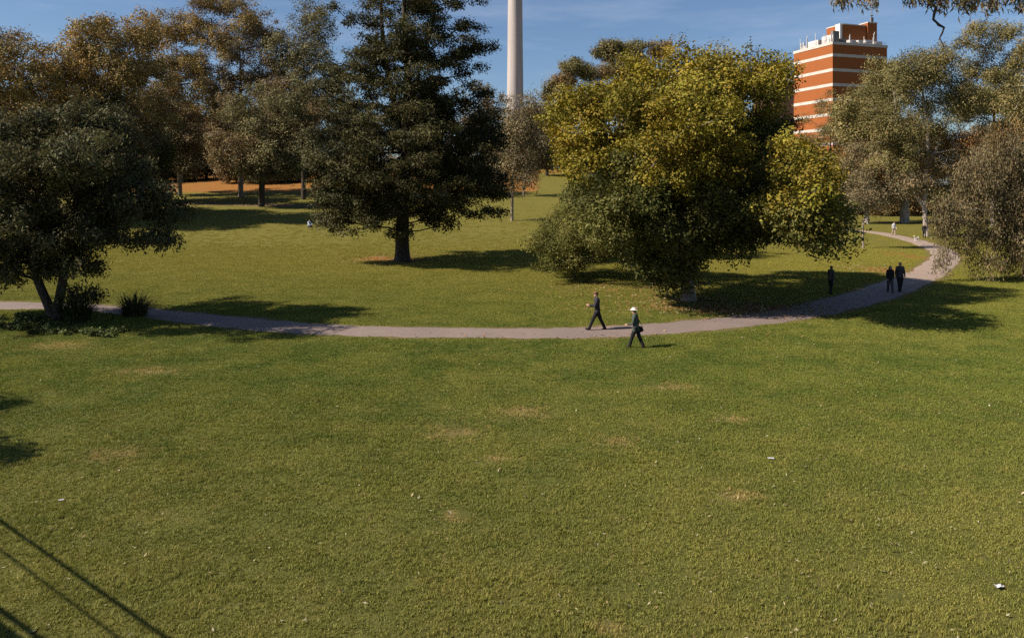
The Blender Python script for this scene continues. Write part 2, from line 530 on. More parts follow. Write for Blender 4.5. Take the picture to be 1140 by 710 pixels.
# ------------------------------------------------------------------ grass
def build_grass():
    rng = np.random.default_rng(11)
    tiles = bpy.data.collections.new("grass_tiles")      # only a source for the instances, not part of the scene
    GM = make_grass_mat()
    for k in range(6):
        nb = 560
        x = rng.uniform(-.3, .3, nb); y = rng.uniform(-.3, .3, nb)
        # tufting
        cx = rng.uniform(-.3, .3, 40); cy = rng.uniform(-.3, .3, 40)
        j = rng.integers(0, 40, nb)
        tf = rng.random(nb) < .6
        x = np.where(tf, cx[j] + rng.normal(0, .022, nb), x); y = np.where(tf, cy[j] + rng.normal(0, .022, nb), y)
        h = rng.uniform(.018, .05, nb) * np.where(tf, 1.25, 1)
        w = rng.uniform(.0035, .007, nb)
        ang = rng.uniform(0, 2 * np.pi, nb)
        la = rng.uniform(0, 2 * np.pi, nb); lean = rng.uniform(.1, 1.1, nb) * h
        wx, wy = np.cos(ang) * w, np.sin(ang) * w
        lx, ly = np.cos(la) * lean, np.sin(la) * lean
        z0 = np.full(nb, -.012)
        A = np.stack([x - wx, y - wy, z0], -1); B = np.stack([x + wx, y + wy, z0], -1)
        C = np.stack([x + wx * .8 + lx * .35, y + wy * .8 + ly * .35, h * .6], -1); D = np.stack([x - wx * .8 + lx * .35, y - wy * .8 + ly * .35, h * .6], -1)
        E = np.stack([x + lx, y + ly, h], -1)
        V = np.stack([A, B, C, D, E], 1).reshape(-1, 3)
        base = np.arange(nb)[:, None] * 5
        Q = np.concatenate([base + np.array([[0, 1, 2]]), base + np.array([[0, 2, 3]]), base + np.array([[3, 2, 4]])])
        br = rng.uniform(.8, 1.25, nb)
        dead = rng.random(nb) < .13
        T = 1.66 * np.stack([br * np.where(dead, 1.4, .99), br * np.where(dead, 1.25, 1.04), br * np.where(dead, 1.5, .86)], -1)
        T = np.repeat(T, 5, 0)
        o = mesh_obj("grass_tile", V, Q, GM, None, False, T)
        COL.objects.unlink(o)
        tiles.objects.link(o)
    # points
    pts = []
    Y = 9.5
    st = .46
    while Y < 112:
        stp = st if Y < 42 else (.58 if Y < 75 else .8)
        X = np.arange(-.73 * Y - 1.2, .73 * Y + 1.2, stp)
        P = np.stack([X + rng.uniform(-.12, .12, len(X)), Y + rng.uniform(-.12, .12, len(X))], -1)
        pts.append(P)
        Y += stp
    P = np.concatenate(pts)
    pd = path_dist(P[:, 0], P[:, 1])
    lit = litter_mask(P[:, 0], P[:, 1]); dr = dirt_mask(P[:, 0], P[:, 1])
    keep = (pd > .38 + .18 * wob(P[:, 0] * 2, P[:, 1] * 2)) & (rng.random(len(P)) > smooth(.25, .8, lit) * .85) & (rng.random(len(P)) > smooth(.4, .9, dr))
    for (px, py, rx, ry) in BARE:
        q = gp(px, py)
        r = np.sqrt(((P[:, 0] - q.x) / rx) ** 2 + ((P[:, 1] - q.y) / (ry * 1.6)) ** 2)
        keep &= (rng.random(len(P)) > (1 - smooth(.1, 1.2, r)) * .45)
    P = P[keep]
    P = P[rng.random(len(P)) > smooth(58, 112, P[:, 1])]
    Z = terrain(P[:, 0], P[:, 1])
    V = np.stack([P[:, 0], P[:, 1], Z], -1)
    me = bpy.data.meshes.new("grass")
    me.vertices.add(len(V)); me.vertices.foreach_set("co", V.astype(np.float32).ravel())
    sa = me.attributes.new("size", 'FLOAT', 'POINT')
    s = .95 + .20 * wob(V[:, 0] * .9, V[:, 1] * .9) + .20 * wob(V[:, 0] * 2.3 + 4, V[:, 1] * 2.1) + .15 * wob(V[:, 0] * .31 + 9, V[:, 1] * .27) + rng.uniform(-.2, .25, len(V))
    s = np.maximum(s, .35)
    sa.data.foreach_set("value", s.astype(np.float32))
    ra = me.attributes.new("turn", 'FLOAT', 'POINT')
    ra.data.foreach_set("value", rng.uniform(0, 6.28, len(V)).astype(np.float32))
    me.materials.append(GM)
    o = bpy.data.objects.new("grass", me)
    COL.objects.link(o)
    ng = bpy.data.node_groups.new("grass_growth", 'GeometryNodeTree')
    ng.interface.new_socket("Geometry", in_out='INPUT', socket_type='NodeSocketGeometry')
    ng.interface.new_socket("Geometry", in_out='OUTPUT', socket_type='NodeSocketGeometry')
    N = ng.nodes; L = ng.links
    gi = N.new("NodeGroupInput"); go = N.new("NodeGroupOutput")
    ip = N.new("GeometryNodeInstanceOnPoints")
    ci = N.new("GeometryNodeCollectionInfo")
    ci.inputs['Collection'].default_value = tiles
    ci.inputs['Separate Children'].default_value = True
    ci.inputs['Reset Children'].default_value = True
    ip.inputs['Pick Instance'].default_value = True
    rv = N.new("FunctionNodeRandomValue"); rv.data_type = 'INT'
    rv.inputs[4].default_value = 0; rv.inputs[5].default_value = 5
    na = N.new("GeometryNodeInputNamedAttribute"); na.data_type = 'FLOAT'; na.inputs[0].default_value = "size"
    nb_ = N.new("GeometryNodeInputNamedAttribute"); nb_.data_type = 'FLOAT'; nb_.inputs[0].default_value = "turn"
    cr = N.new("ShaderNodeCombineXYZ"); cs = N.new("ShaderNodeCombineXYZ")
    L.new(nb_.outputs['Attribute'], cr.inputs['Z'])
    cs.inputs['X'].default_value = 1.05; cs.inputs['Y'].default_value = 1.05
    L.new(na.outputs['Attribute'], cs.inputs['Z'])
    L.new(gi.outputs[0], ip.inputs['Points']); L.new(ci.outputs[0], ip.inputs['Instance'])
    L.new(rv.outputs[2], ip.inputs['Instance Index'])
    L.new(cr.outputs[0], ip.inputs['Rotation']); L.new(cs.outputs[0], ip.inputs['Scale'])
    L.new(ip.outputs[0], go.inputs[0])
    md = o.modifiers.new("growth", 'NODES'); md.node_group = ng
    tag(o, "short tufty green grass of the lawn", "grass", kind="stuff")
    print("grass points", len(V))

build_grass()

# ------------------------------------------------------------------ chimney and buildings
def lathe(mb, prof, n=40, c=(0, 0)):
    vs = []; fs = []
    for (r, z) in prof:
        for k in range(n):
            t = 2 * math.pi * k / n
            vs.append((c[0] + r * math.cos(t), c[1] + r * math.sin(t), z))
    for i in range(len(prof) - 1):
        for k in range(n):
            fs.append((i*n+k, i*n+(k+1) % n, (i+1)*n+(k+1) % n, (i+1)*n+k))
    mb.add(vs, fs)

def build_chimney():
    Y = 350.0
    X = (573.5 - 570) / F * Y
    z0 = tz(X, Y)
    r = empty("chimney", (X, Y, z0))
    tag(r, "tall pale concrete chimney stack rising behind the trees", "chimney")
    m, nt, b = mat("chimney_concrete")
    tc = nt.nodes.new("ShaderNodeTexCoord"); P = tc.outputs['Object']
    mp = nt.nodes.new("ShaderNodeMapping"); mp.inputs['Scale'].default_value = (0.4100, 0.4100, 0.0328)
    nt.links.new(P, mp.inputs[0])
    c = mixc(nt, ramp(nt, noise(nt, mp.outputs[0], 1.2, 5), .35, .65), (0.40, 0.365, 0.35), (0.31, 0.285, 0.275))
    sx = nt.nodes.new("ShaderNodeSeparateXYZ"); nt.links.new(P, sx.inputs[0])
    fr = mth(nt, 'FRACT', mth(nt, 'MULTIPLY', sx.outputs['Z'], 1 / 2.4), 0)
    c = mixc(nt, ramp(nt, fr, .0, .06, .35, 0.0), c, (0.2050, 0.1886, 0.1722))
    nt.links.new(c, b.inputs['Base Color']); b.inputs['Roughness'].default_value = .85
    mb = MB(); lathe(mb, [(4.3, 0), (3.62, 60), (3.2, 105), (3.05, 127), (2.3, 127), (2.3, 120)])
    mb.build("shaft", m, r, True)
    mb = MB(); lathe(mb, [(3.05, 124.6), (3.5, 125), (3.5, 126.6), (3.1, 127.2), (3.0, 127.2), (3.0, 124.6)])
    mb.build("cap", m, r)
    st = simple("galvanised_steel", (0.2870, 0.2870, 0.2952), .5, metal=.5)
    mb = MB()
    for s in (-.25, .25):
        mb.tube([(s, -4.35 - .1, 2), (s, -3.2 - .15, 105), (s, -3.2, 125)], .05, 5)
    for k in range(100):
        z = 2 + k * 1.2
        rr = 4.3 - (4.3 - 3.05) * z / 127 + .12
        mb.box(-.25, -rr - .03, z, .25, -rr + .03, z + .05)
    mb.build("ladder", st, r)

def brick_mat(name, c1, c2, mortar):
    m, nt, b = mat(name)
    tc = nt.nodes.new("ShaderNodeTexCoord")
    sx = nt.nodes.new("ShaderNodeSeparateXYZ"); nt.links.new(tc.outputs['Object'], sx.inputs[0])
    cb = nt.nodes.new("ShaderNodeCombineXYZ")
    nt.links.new(mth(nt, 'ADD', sx.outputs['X'], sx.outputs['Y']), cb.inputs['X'])
    nt.links.new(sx.outputs['Z'], cb.inputs['Y'])
    bt = nt.nodes.new("ShaderNodeTexBrick")
    bt.inputs['Color1'].default_value = (*c1, 1); bt.inputs['Color2'].default_value = (*c2, 1); bt.inputs['Mortar'].default_value = (*mortar, 1)
    bt.inputs['Scale'].default_value = 2.4
    bt.inputs['Mortar Size'].default_value = .012
    nt.links.new(cb.outputs[0], bt.inputs['Vector'])
    n = noise(nt, tc.outputs['Object'], .35, 5)
    c = mixc(nt, ramp(nt, n, .35, .7, 0, .3), bt.outputs['Color'], tuple(v * .7 for v in c1))
    nt.links.new(c, b.inputs['Base Color']); b.inputs['Roughness'].default_value = .9
    return m

def build_tower():
    BR = brick_mat("orange_brick", (.285, .076, .010), (.24, .064, .010), (.22, .088, .03))
    BAND = simple("pale_concrete_band", (0.5084, 0.4510, 0.4100), .8, (0.3936, 0.3526, 0.3198), .6)
    WHITE = simple("white_plant_panels", (0.5904, 0.5740, 0.5576), .6, (0.4510, 0.4428, 0.4264), .8)
    GREY = simple("grey_plant_panels", (0.1804, 0.1722, 0.1722), .7)
    Yc = 240.0
    Xc = (927 - 570) / F * Yc
    z0 = tz(Xc, Yc) - .5
    zt = HC + (YH - 46.5) / F * Yc - z0
    ang = math.atan2(.3, .954)
    r = empty("brick_tower", (Xc, Yc, z0), ang)      # local +x along the shaded face, +y along the sunny face
    tag(r, "orange brick tower block with pale bands and a cluttered roof", "building")
    W, D = 22.0, 19.0
    mb = MB(); mb.box(0, 0, 0, W, D, zt - .9); mb.build("wall", BR, r)
    fl = 4.8
    z = zt - .9 - 3.9
    while z > 4:
        mb = MB()
        e = .06
        mb.box(-e, -e, z, W + e, 0 - .002, z + .98); mb.box(-e, 0, z, -.002, D + e, z + .98)
        mb.build("band", BAND, r)
        z -= fl
    mb = MB()
    mb.box(-.15, -.15, zt - .9, W + .15, .3, zt); mb.box(-.15, .3, zt - .9, .3, D + .15, zt); mb.box(.3, D - .3, zt - .9, W, D + .15, zt); mb.box(W - .3, .3, zt - .9, W + .15, D - .3, zt)
    mb.build("parapet", BAND, r)
    # small windows along each storey, deep set, on the shaded face
    # roof block of brick
    x0, x1, y0, y1 = 7.0, 20.6, 3.5, 11.0
    h1 = 7.2
    blk = MB(); blk.box(x0, y0, zt - .85, x1 - 3.9, y1, zt + h1 - .5); blk.box(x1 - 3.6, y0 - .4, zt - .85, x1 + .2, y1, zt + h1 + .6); blk.box(x1 - 3.9, y0 + 1, zt - .85, x1 - 3.6, y1, zt + h1 - 1)
    lb = blk.build("lift_house", BR, r)
    mb = MB(); mb.box(x0 - .1, y0 - .1, zt + h1 - .5, x1 - 3.9, y1 + .1, zt + h1 - .15); mb.box(x1 - 3.7, y0 - .5, zt + h1 + .6, x1 + .3, y1 + .1, zt + h1 + .95)
    mb.build("coping", BAND, lb)
    mb = MB(); mb.box(x0 - 1.0, y0, zt - .85, x0 - .1, y0 + 2.2, zt + h1 - .2); mb.build("flue", WHITE, r)
    # plant on the roof
    rng = random.Random(5)
    for (a, b, c, d, h, mm) in [(1.2, 2, 4.2, 6.5, 3.6, WHITE), (1.0, 8, 3.6, 13, 3.0, WHITE), (1.2, 14, 3, 17, 2.2, WHITE), (.9, .9, 3.4, 1.9, 4.6, GREY), (8, 1.2, 10.5, 2.9, 2.2, WHITE),
                               (11.2, 1.0, 13.2, 2.8, 2.2, WHITE), (14, 1.0, 17.0, 3.0, 2.4, WHITE), (5.0, 1.5, 6.5, 3, 2.6, GREY), (18.0, 1.0, 21, 3, 2.2, WHITE)]:
        mb = MB(); mb.box(a, b, zt - .85, c, d, zt - .85 + h)
        mb.box(a + .3, b - .08, zt + .1, c - .3, b, zt - 1.1 + h)
        mb.build("plant_unit", mm, r)
    mb = MB()
    for k in range(16):
        x, y = (rng.uniform(.5, 1.2), rng.uniform(.6, D - 1)) if k < 11 else (rng.uniform(3, 18), .7)
        mb.tube([(x, y, zt - .8), (x, y, zt + rng.uniform(2.0, 4.6))], .09, 5)
        if k % 2: mb.box(x - .2, y - .12, zt + 1.2, x + .2, y + .12, zt + 2.4)
        mb.build("antenna", WHITE, r)
        mb = MB()
    mb = MB(); mb.tube([(x1 - 1.6, y0, zt + h1 + .9), (x1 - 1.6, y0, zt + h1 + 6.5)], .14, 6)
    mb.box(x1 - 2.3, y0 - .1, zt + h1 + 3.2, x1 - .9, y0 + .1, zt + h1 + 3.4); mb.box(x1 - 2.1, y0 - .25, zt + h1 + 1.0, x1 - 1.1, y0 + .25, zt + h1 + 2.6)
    mb.build("mast", GREY, r)
    mb = MB()
    for z in (.5, 1.0):
        mb.tube([(.1, .1, zt + z), (.1, D, zt + z)], .04, 4); mb.tube([(.1, .1, zt + z), (W, .1, zt + z)], .04, 4)
    for k in range(14): mb.tube([(.1, .1 + k * 1.6, zt), (.1, .1 + k * 1.6, zt + 1.0)], .04, 4)
    mb.build("railing", GREY, r)
    # lower wing behind, dark brick
    DB = brick_mat("brown_brick", (0.1394, 0.0615, 0.0410), (0.1066, 0.0492, 0.0328), (0.1148, 0.0738, 0.0574))
    Yw = 300.0
    xw = (862 - 570) / F * Yw
    w = empty("brick_annex", (xw, Yw, z0), .1)
    tag(w, "darker brown brick block showing left of the tower", "building")
    hw = HC + (YH - 91) / F * Yw - z0
    mb = MB(); mb.box(0, 0, 0, 22, 20, hw); mb.build("wall", DB, w)
    mb = MB(); mb.box(-.2, -.2, hw, 22.2, .5, hw + .7); mb.box(-.2, .5, hw, .5, 20, hw + .7); mb.build("parapet", BAND, w)
    mb = MB()
    for k in range(12): mb.box(.6 + k * .95, .8, hw + .1, 1.15 + k * .95, 1.4, hw + 2.4 + .7 * (k % 3))
    mb.build("roof_plant", WHITE, w)

build_chimney()
build_tower()

# ------------------------------------------------------------------ trees
def tubes_np(P0, P1, D0, D1, R0, R1, n):
    """truncated cones for all segments at once"""
    def frame(D):
        ref = np.where(np.abs(D[:, 2:3]) < .9, np.array([[0, 0, 1.]]), np.array([[0, 1., 0]]))
        a = np.cross(D, ref); a /= np.linalg.norm(a, axis=1, keepdims=True) + 1e-9
        return a, np.cross(D, a)
    t = np.arange(n) / n * 2 * np.pi
    rings = []
    for P, D, R in ((P0, D0, R0), (P1, D1, R1)):
        a, b = frame(D)
        rings.append(P[:, None] + (a[:, None] * np.cos(t)[None, :, None] + b[:, None] * np.sin(t)[None, :, None]) * R[:, None, None])
    m = len(P0)
    V = np.concatenate(rings, 1).reshape(-1, 3)
    base = np.arange(m)[:, None, None] * 2 * n
    k = np.arange(n)
    q = np.stack([k, (k + 1) % n, n + (k + 1) % n, n + k], -1)[None]
    return V, (base + q).reshape(-1, 4)

def skeleton(rng, stems, tips, seg, sag, wig):
    """stems: list of [(x,y,z,r)...]; returns node arrays"""
    pos = []; par = []; rad = []; plen = []
    isstem = []
    for s in stems:
        prev = -1
        pts = catmull([p for p in s], max(2, int(6)))
        for p in pts:
            pos.append(p[:3]); par.append(prev); rad.append(p[3]); isstem.append(True)
            plen.append(0 if prev < 0 else plen[prev] + np.linalg.norm(pos[-1] - pos[prev]) * .35)
            prev = len(pos) - 1
    pos = list(pos)
    attach = [i for i in range(len(pos)) if rad[i] < max(s[0][3] for s in stems) * .93]
    centre = np.array(stems[0][-1][:3]) * .4 + np.array(stems[0][0][:3]) * .6
    order = np.argsort([np.linalg.norm(t - centre) for t in tips])
    tipn = []
    A = np.array([pos[i] for i in attach]); AL = np.array([plen[i] for i in attach]); AI = list(attach)
    for o_ in order:
        c = tips[o_]
        d = c - A
        L = np.linalg.norm(d, axis=1) + 1e-6
        cost = L * (1 + .9 * np.clip(-d[:, 2] / L, 0, 1)) + AL * .45
        j = int(np.argmin(cost))
        pi = AI[j]; p0 = A[j]
        Ld = L[j]
        ns = max(1, int(Ld / seg))
        prev = pi
        nrm = rng.normal(0, 1, 3) * wig * Ld
        newp = []; newi = []
        for k in range(1, ns + 1):
            t = k / ns
            p = p0 + (c - p0) * t + nrm * math.sin(math.pi * t) * .6 + np.array([0, 0, sag * Ld]) * math.sin(math.pi * t)
            if k < ns: p = p + rng.normal(0, wig * .25, 3) * min(Ld, 2)
            pos.append(p); par.append(prev); rad.append(0); isstem.append(False)
            plen.append(plen[prev] + Ld / ns)
            prev = len(pos) - 1
            newp.append(p); newi.append(prev)
        tipn.append(prev)
        A = np.concatenate([A, np.array(newp)]); AL = np.concatenate([AL, [plen[i] for i in newi]]); AI += newi
    return np.array(pos), np.array(par), np.array(rad, float), np.array(isstem), tipn

def make_wood(name, rng, stems, tips, mat_, parent, seg=1.2, rtip=.02, sag=.06, wig=.08, sides=6, expo=.42):
    pos, par, rad, isst, tipn = skeleton(rng, stems, tips, seg, sag, wig)
    n = len(pos)
    cnt = np.zeros(n)
    for t in tipn: cnt[t] += 1
    for i in range(n - 1, -1, -1):
        if par[i] >= 0 : cnt[par[i]] += cnt[i]
    r = rtip * np.maximum(cnt, 1) ** expo
    for i in range(n):
        if isst[i]: r[i] = rad[i]
        else: r[i] = min(r[i], r[par[i]] * .85)
    D = np.zeros((n, 3))
    for i in range(n):
        if par[i] >= 0:
            d = pos[i] - pos[par[i]]; D[i] = d / (np.linalg.norm(d) + 1e-9)
        else: D[i] = (0, 0, 1)
    idx = np.array([i for i in range(n) if par[i] >= 0])
    pp = par[idx]
    main = {}
    for i in idx:
        p = par[i]
        if p not in main or r[i] > r[main[p]]: main[p] = i
    ismain = np.array([main[par[i]] == i for i in idx])
    D0 = np.where(ismain[:, None], D[pp] * .5 + D[idx] * .5, D[idx])
    D0 /= np.linalg.norm(D0, axis=1, keepdims=True) + 1e-9
    # end rings look along the bisector with the main child
    De = D.copy()
    for p, c in main.items():
        v = D[p] + D[c]; De[p] = v / (np.linalg.norm(v) + 1e-9)
    R0 = np.where(ismain, r[pp], r[idx] * 1.15)
    D0 = np.where(ismain[:, None], De[pp], D[idx])
    V, Fc = tubes_np(pos[pp], pos[idx], D0, De[idx], R0, r[idx], sides)
    return mesh_obj(name, V, Fc, mat_, parent, True)

def fib_dirs(rng, n):
    v = rng.normal(0, 1, (n, 3)); return v / np.linalg.norm(v, axis=1, keepdims=True)

def make_leaves(name, rng, centres, radii, flat, nleaf, size, aspect, tints, mat_, parent, droop=0.0, up=.5, twig=.16, tj=.22, shape='rh'):
    """centres (n,3) clumps; radii (n,); tints (n,3); nleaf leaves in all"""
    w = radii ** 2; w = w / w.sum()
    ci = rng.choice(len(centres), nleaf // 7, p=w)
    dirs = fib_dirs(rng, len(ci))
    rr = radii[ci] * rng.random(len(ci)) ** .4
    tw = centres[ci] + dirs * rr[:, None] * np.array([1, 1, flat])
    tw[:, 2] -= droop * radii[ci] * rng.random(len(ci)) * 1.4
    L = np.repeat(np.arange(len(ci)), 7)
    off = rng.normal(0, twig, (len(L), 3)) * np.array([1, 1, .7 + droop])
    p = tw[L] + off
    m = len(p)
    outd = dirs[L]
    tn = dirs * .75 + np.array([0, 0, up]) + rng.normal(0, .55, (len(ci), 3))
    nrm = tn[L] + rng.normal(0, .38, (m, 3))
    nrm /= np.linalg.norm(nrm, axis=1, keepdims=True)
    ax = rng.normal(0, 1, (m, 3)) * (1 - droop * .75) + outd * .5 + np.array([0, 0, -1.0 * droop * 1.6 - .15])
    ax -= nrm * np.sum(ax * nrm, 1, keepdims=True)
    ax /= np.linalg.norm(ax, axis=1, keepdims=True) + 1e-9
    bx = np.cross(nrm, ax)
    s = size * rng.uniform(.65, 1.35, m)[:, None]
    a, b = ax * s * .5, bx * s * .5 * aspect
    fold = nrm * s * .10
    V = np.stack([p - a, p - a * .1 + b + fold, p + a, p - a * .1 - b + fold], 1).reshape(-1, 3)
    Fc = np.arange(m * 4).reshape(m, 4)
    br = np.exp(rng.normal(0, tj * .6, m))[:, None]
    cc = tints[ci][L] * br
    cc = cc * (1 + rng.normal(0, .06, (m, 3)))
    T = np.repeat(np.clip(cc, .004, .8), 4, 0)
    return mesh_obj(name, V, Fc, mat_, parent, False, T)

COLS = {
    'dark':   [(0.0602, 0.0568, 0.0206), (0.0430, 0.0430, 0.0172), (0.0843, 0.0740, 0.0292)],
    'oak':    [(0.0903, 0.0860, 0.0387), (0.0645, 0.0636, 0.0292), (0.1247, 0.1118, 0.0516)],
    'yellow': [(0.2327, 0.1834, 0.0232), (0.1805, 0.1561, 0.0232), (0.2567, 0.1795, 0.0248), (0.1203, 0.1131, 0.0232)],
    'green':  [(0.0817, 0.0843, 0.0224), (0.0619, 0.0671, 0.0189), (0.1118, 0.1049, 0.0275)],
    'gold':   [(0.2211, 0.1784, 0.0245), (0.1809, 0.1578, 0.0245), (0.2412, 0.1715, 0.0245), (0.1273, 0.1236, 0.0229)],
    'autumn': [(0.2890, 0.2090, 0.0768), (0.2408, 0.1765, 0.0677), (0.3275, 0.2090, 0.0722), (0.1926, 0.1533, 0.0614)],
    'brown':  [(0.2064, 0.1591, 0.0817), (0.1634, 0.1290, 0.0688), (0.2408, 0.1634, 0.0757)],
    'lightgreen': [(0.1333, 0.1290, 0.0344), (0.0989, 0.1015, 0.0275), (0.1720, 0.1548, 0.0430)],
    'oakfar': [(0.1634, 0.1462, 0.0688), (0.1290, 0.1187, 0.0568), (0.1978, 0.1677, 0.0774)],
    'gum':    [(0.1787, 0.1530, 0.0578), (0.1339, 0.1176, 0.0450), (0.2233, 0.1804, 0.0682)],
    'gumbrown': [(0.2017, 0.1354, 0.0562), (0.1543, 0.1134, 0.0469), (0.2453, 0.1464, 0.0530)],
    'gumgrey': [(0.1845, 0.1466, 0.0755), (0.1365, 0.1091, 0.0559), (0.2288, 0.1739, 0.0895)],
    'deep':   [(0.0378, 0.0378, 0.0155), (0.0275, 0.0292, 0.0120), (0.0516, 0.0473, 0.0189)],
    'orange': [(0.2322, 0.1118, 0.0387), (0.1720, 0.0946, 0.0361)],
}

def tree(name, label, cat, base, lobes, stems=None, mat_leaf=LEAF, bark=BARK, nclump=160, nleaf=30000, crad=.9, size=.16, aspect=.6,
         flat=.7, droop=0.0, up=.5, seed=1, rtip=.02, seg=1.1, group=None, trunk_r=.3, wig=.08, sides=6, hollow=.55, twig=.16, tj=.25, sag=.06, Y=None):
    """lobes: (px, py, rx_px, rz_px, dY, ry_m, colour key[, weight]) read at the tree's own distance"""
    rng = np.random.default_rng(seed)
    base = Vector(base)
    Yb = base.y
    C = []; R = []; K = []; Wt = []
    for lb in lobes:
        px, py, rx, rz, dy, ry, ck = lb[:7]
        Yl = Yb + dy
        c = at(px, py, Yl)
        C.append(np.array(c - base)); R.append((rx / F * Yl, ry, rz / F * Yl)); K.append(ck)
        Wt.append(lb[7] if len(lb) > 7 else 1.0)
    C = np.array(C); R = np.array(R)
    vol = (R[:, 0] * R[:, 1] * R[:, 2]) ** .72 * np.array(Wt)
    pr = vol / vol.sum()
    cen = []; tin = []
    li = rng.choice(len(C), nclump * 8, p=pr)
    mind = crad * .62
    for l in li:
        if len(cen) >= nclump: break
        d = rng.normal(0, 1, 3); d /= np.linalg.norm(d)
        q = hollow + (1 - hollow) * rng.random() ** .6
        p = C[l] + d * R[l] * q
        # keep clumps off the inside of other lobes
        e = ((p - C) / R); e = np.sqrt((e ** 2).sum(1)); 
        if (e < hollow * .75).any() : continue
        if p[2] < .5: continue
        if cen and np.min(np.linalg.norm(np.array(cen) - p, axis=1)) < mind * rng.uniform(.5, 1.1): continue
        cen.append(p)
        cl = COLS[K[l]]
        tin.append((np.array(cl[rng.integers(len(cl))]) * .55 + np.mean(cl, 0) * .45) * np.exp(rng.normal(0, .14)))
    cen = np.array(cen); tin = np.array(tin)
    rad = crad * np.exp(rng.normal(0, .28, len(cen)))
    root = empty(name, base)
    tag(root, label, cat, group)
    H = cen[:, 2].max()
    if stems is None:
        c0 = C.mean(0)
        top = np.array([c0[0] * .6, c0[1] * .6, H * .85])
        low = np.array([c0[0] * .08, 0, H * .3])
        stems = [[(0, 0, -.4, trunk_r * 1.35), (0.0, 0, .5, trunk_r), (*low, trunk_r * .8), (*(low * .5 + top * .5 + rng.normal(0, .3, 3)), trunk_r * .45), (*top, trunk_r * .1)]]
    make_wood("trunk", rng, [[tuple(map(float, p)) for p in s] for s in stems], cen, bark, root, seg=seg, rtip=rtip, wig=wig, sides=sides, sag=sag)
    make_leaves("crown", rng, cen, rad, flat, nleaf, size, aspect, tin, mat_leaf, root, droop=droop, up=up, twig=twig, tj=tj)
    return root

def stem_px(base, pts):
    """stem points given as (px, py, dY, r) -> local coordinates"""
    o = []
    for (px, py, dY, r) in pts:
        c = at(px, py, base.y + dY) - base
        o.append((c.x, c.y, c.z, r))
    return o

# --- the near twin-stemmed tree on the left
b1 = gp(64, 357)
tree("twin_stemmed_tree", "dark twin-stemmed leafy tree beside the path at the left edge", "tree", b1,
     [(90, 130, 40, 24, 0, 2.4, 'oak'), (25, 302, 34, 8, -.5, 2.0, 'oak', 1.2), (-10, 290, 30, 12, 0, 2.2, 'oak', 1.2), (100, 290, 30, 9, .8, 2.0, 'oak', 1.2), (60, 292, 30, 8, 1.5, 1.6, 'oak'), (172, 215, 22, 16, .5, 1.4, 'oak', 1.2), (95, 325, 14, 6, .5, 1.2, 'oak', 1.2), (70, 175, 60, 40, -3.5, 2.4, 'oak'), (60, 190, 70, 40, 3.5, 2.6, 'oak'), (180, 262, 22, 10, -.3, .9, 'oak', 1.3), (70, 150, 70, 42, 0, 3.2, 'oak'), (15, 175, 70, 50, -.5, 3.5, 'oak'), (120, 190, 55, 45, .5, 3.0, 'oak'), (60, 225, 90, 45, 0, 4.0, 'oak'), (-30, 235, 70, 55, 0, 4.0, 'oak'),
      (155, 222, 42, 30, 0, 2.0, 'oak'), (95, 262, 60, 25, -.5, 3.2, 'oak'), (20, 275, 50, 22, -.5, 3.0, 'oak'), (125, 300, 34, 5, -1, .8, 'oak', .7), (85, 318, 14, 6, -.6, .6, 'oak', 1.2), (180, 238, 18, 16, .3, 1.0, 'oak')],
     stems=[stem_px(b1, [(66, 366, 0, .33), (55, 342, 0, .24), (40, 305, 0, .20), (34, 265, -.2, .16), (20, 215, -.3, .10), (10, 160, -.3, .03)]),
            stem_px(b1, [(65, 366, .1, .33), (64, 345, 0, .25), (72, 300, 0, .22), (78, 255, .1, .18), (90, 200, .2, .11), (85, 135, .2, .03)])],
     nclump=390, nleaf=125000, crad=.62, size=.185, aspect=.40, flat=.5, droop=.45, seed=21, rtip=.017, seg=.8, hollow=.15, twig=.13)

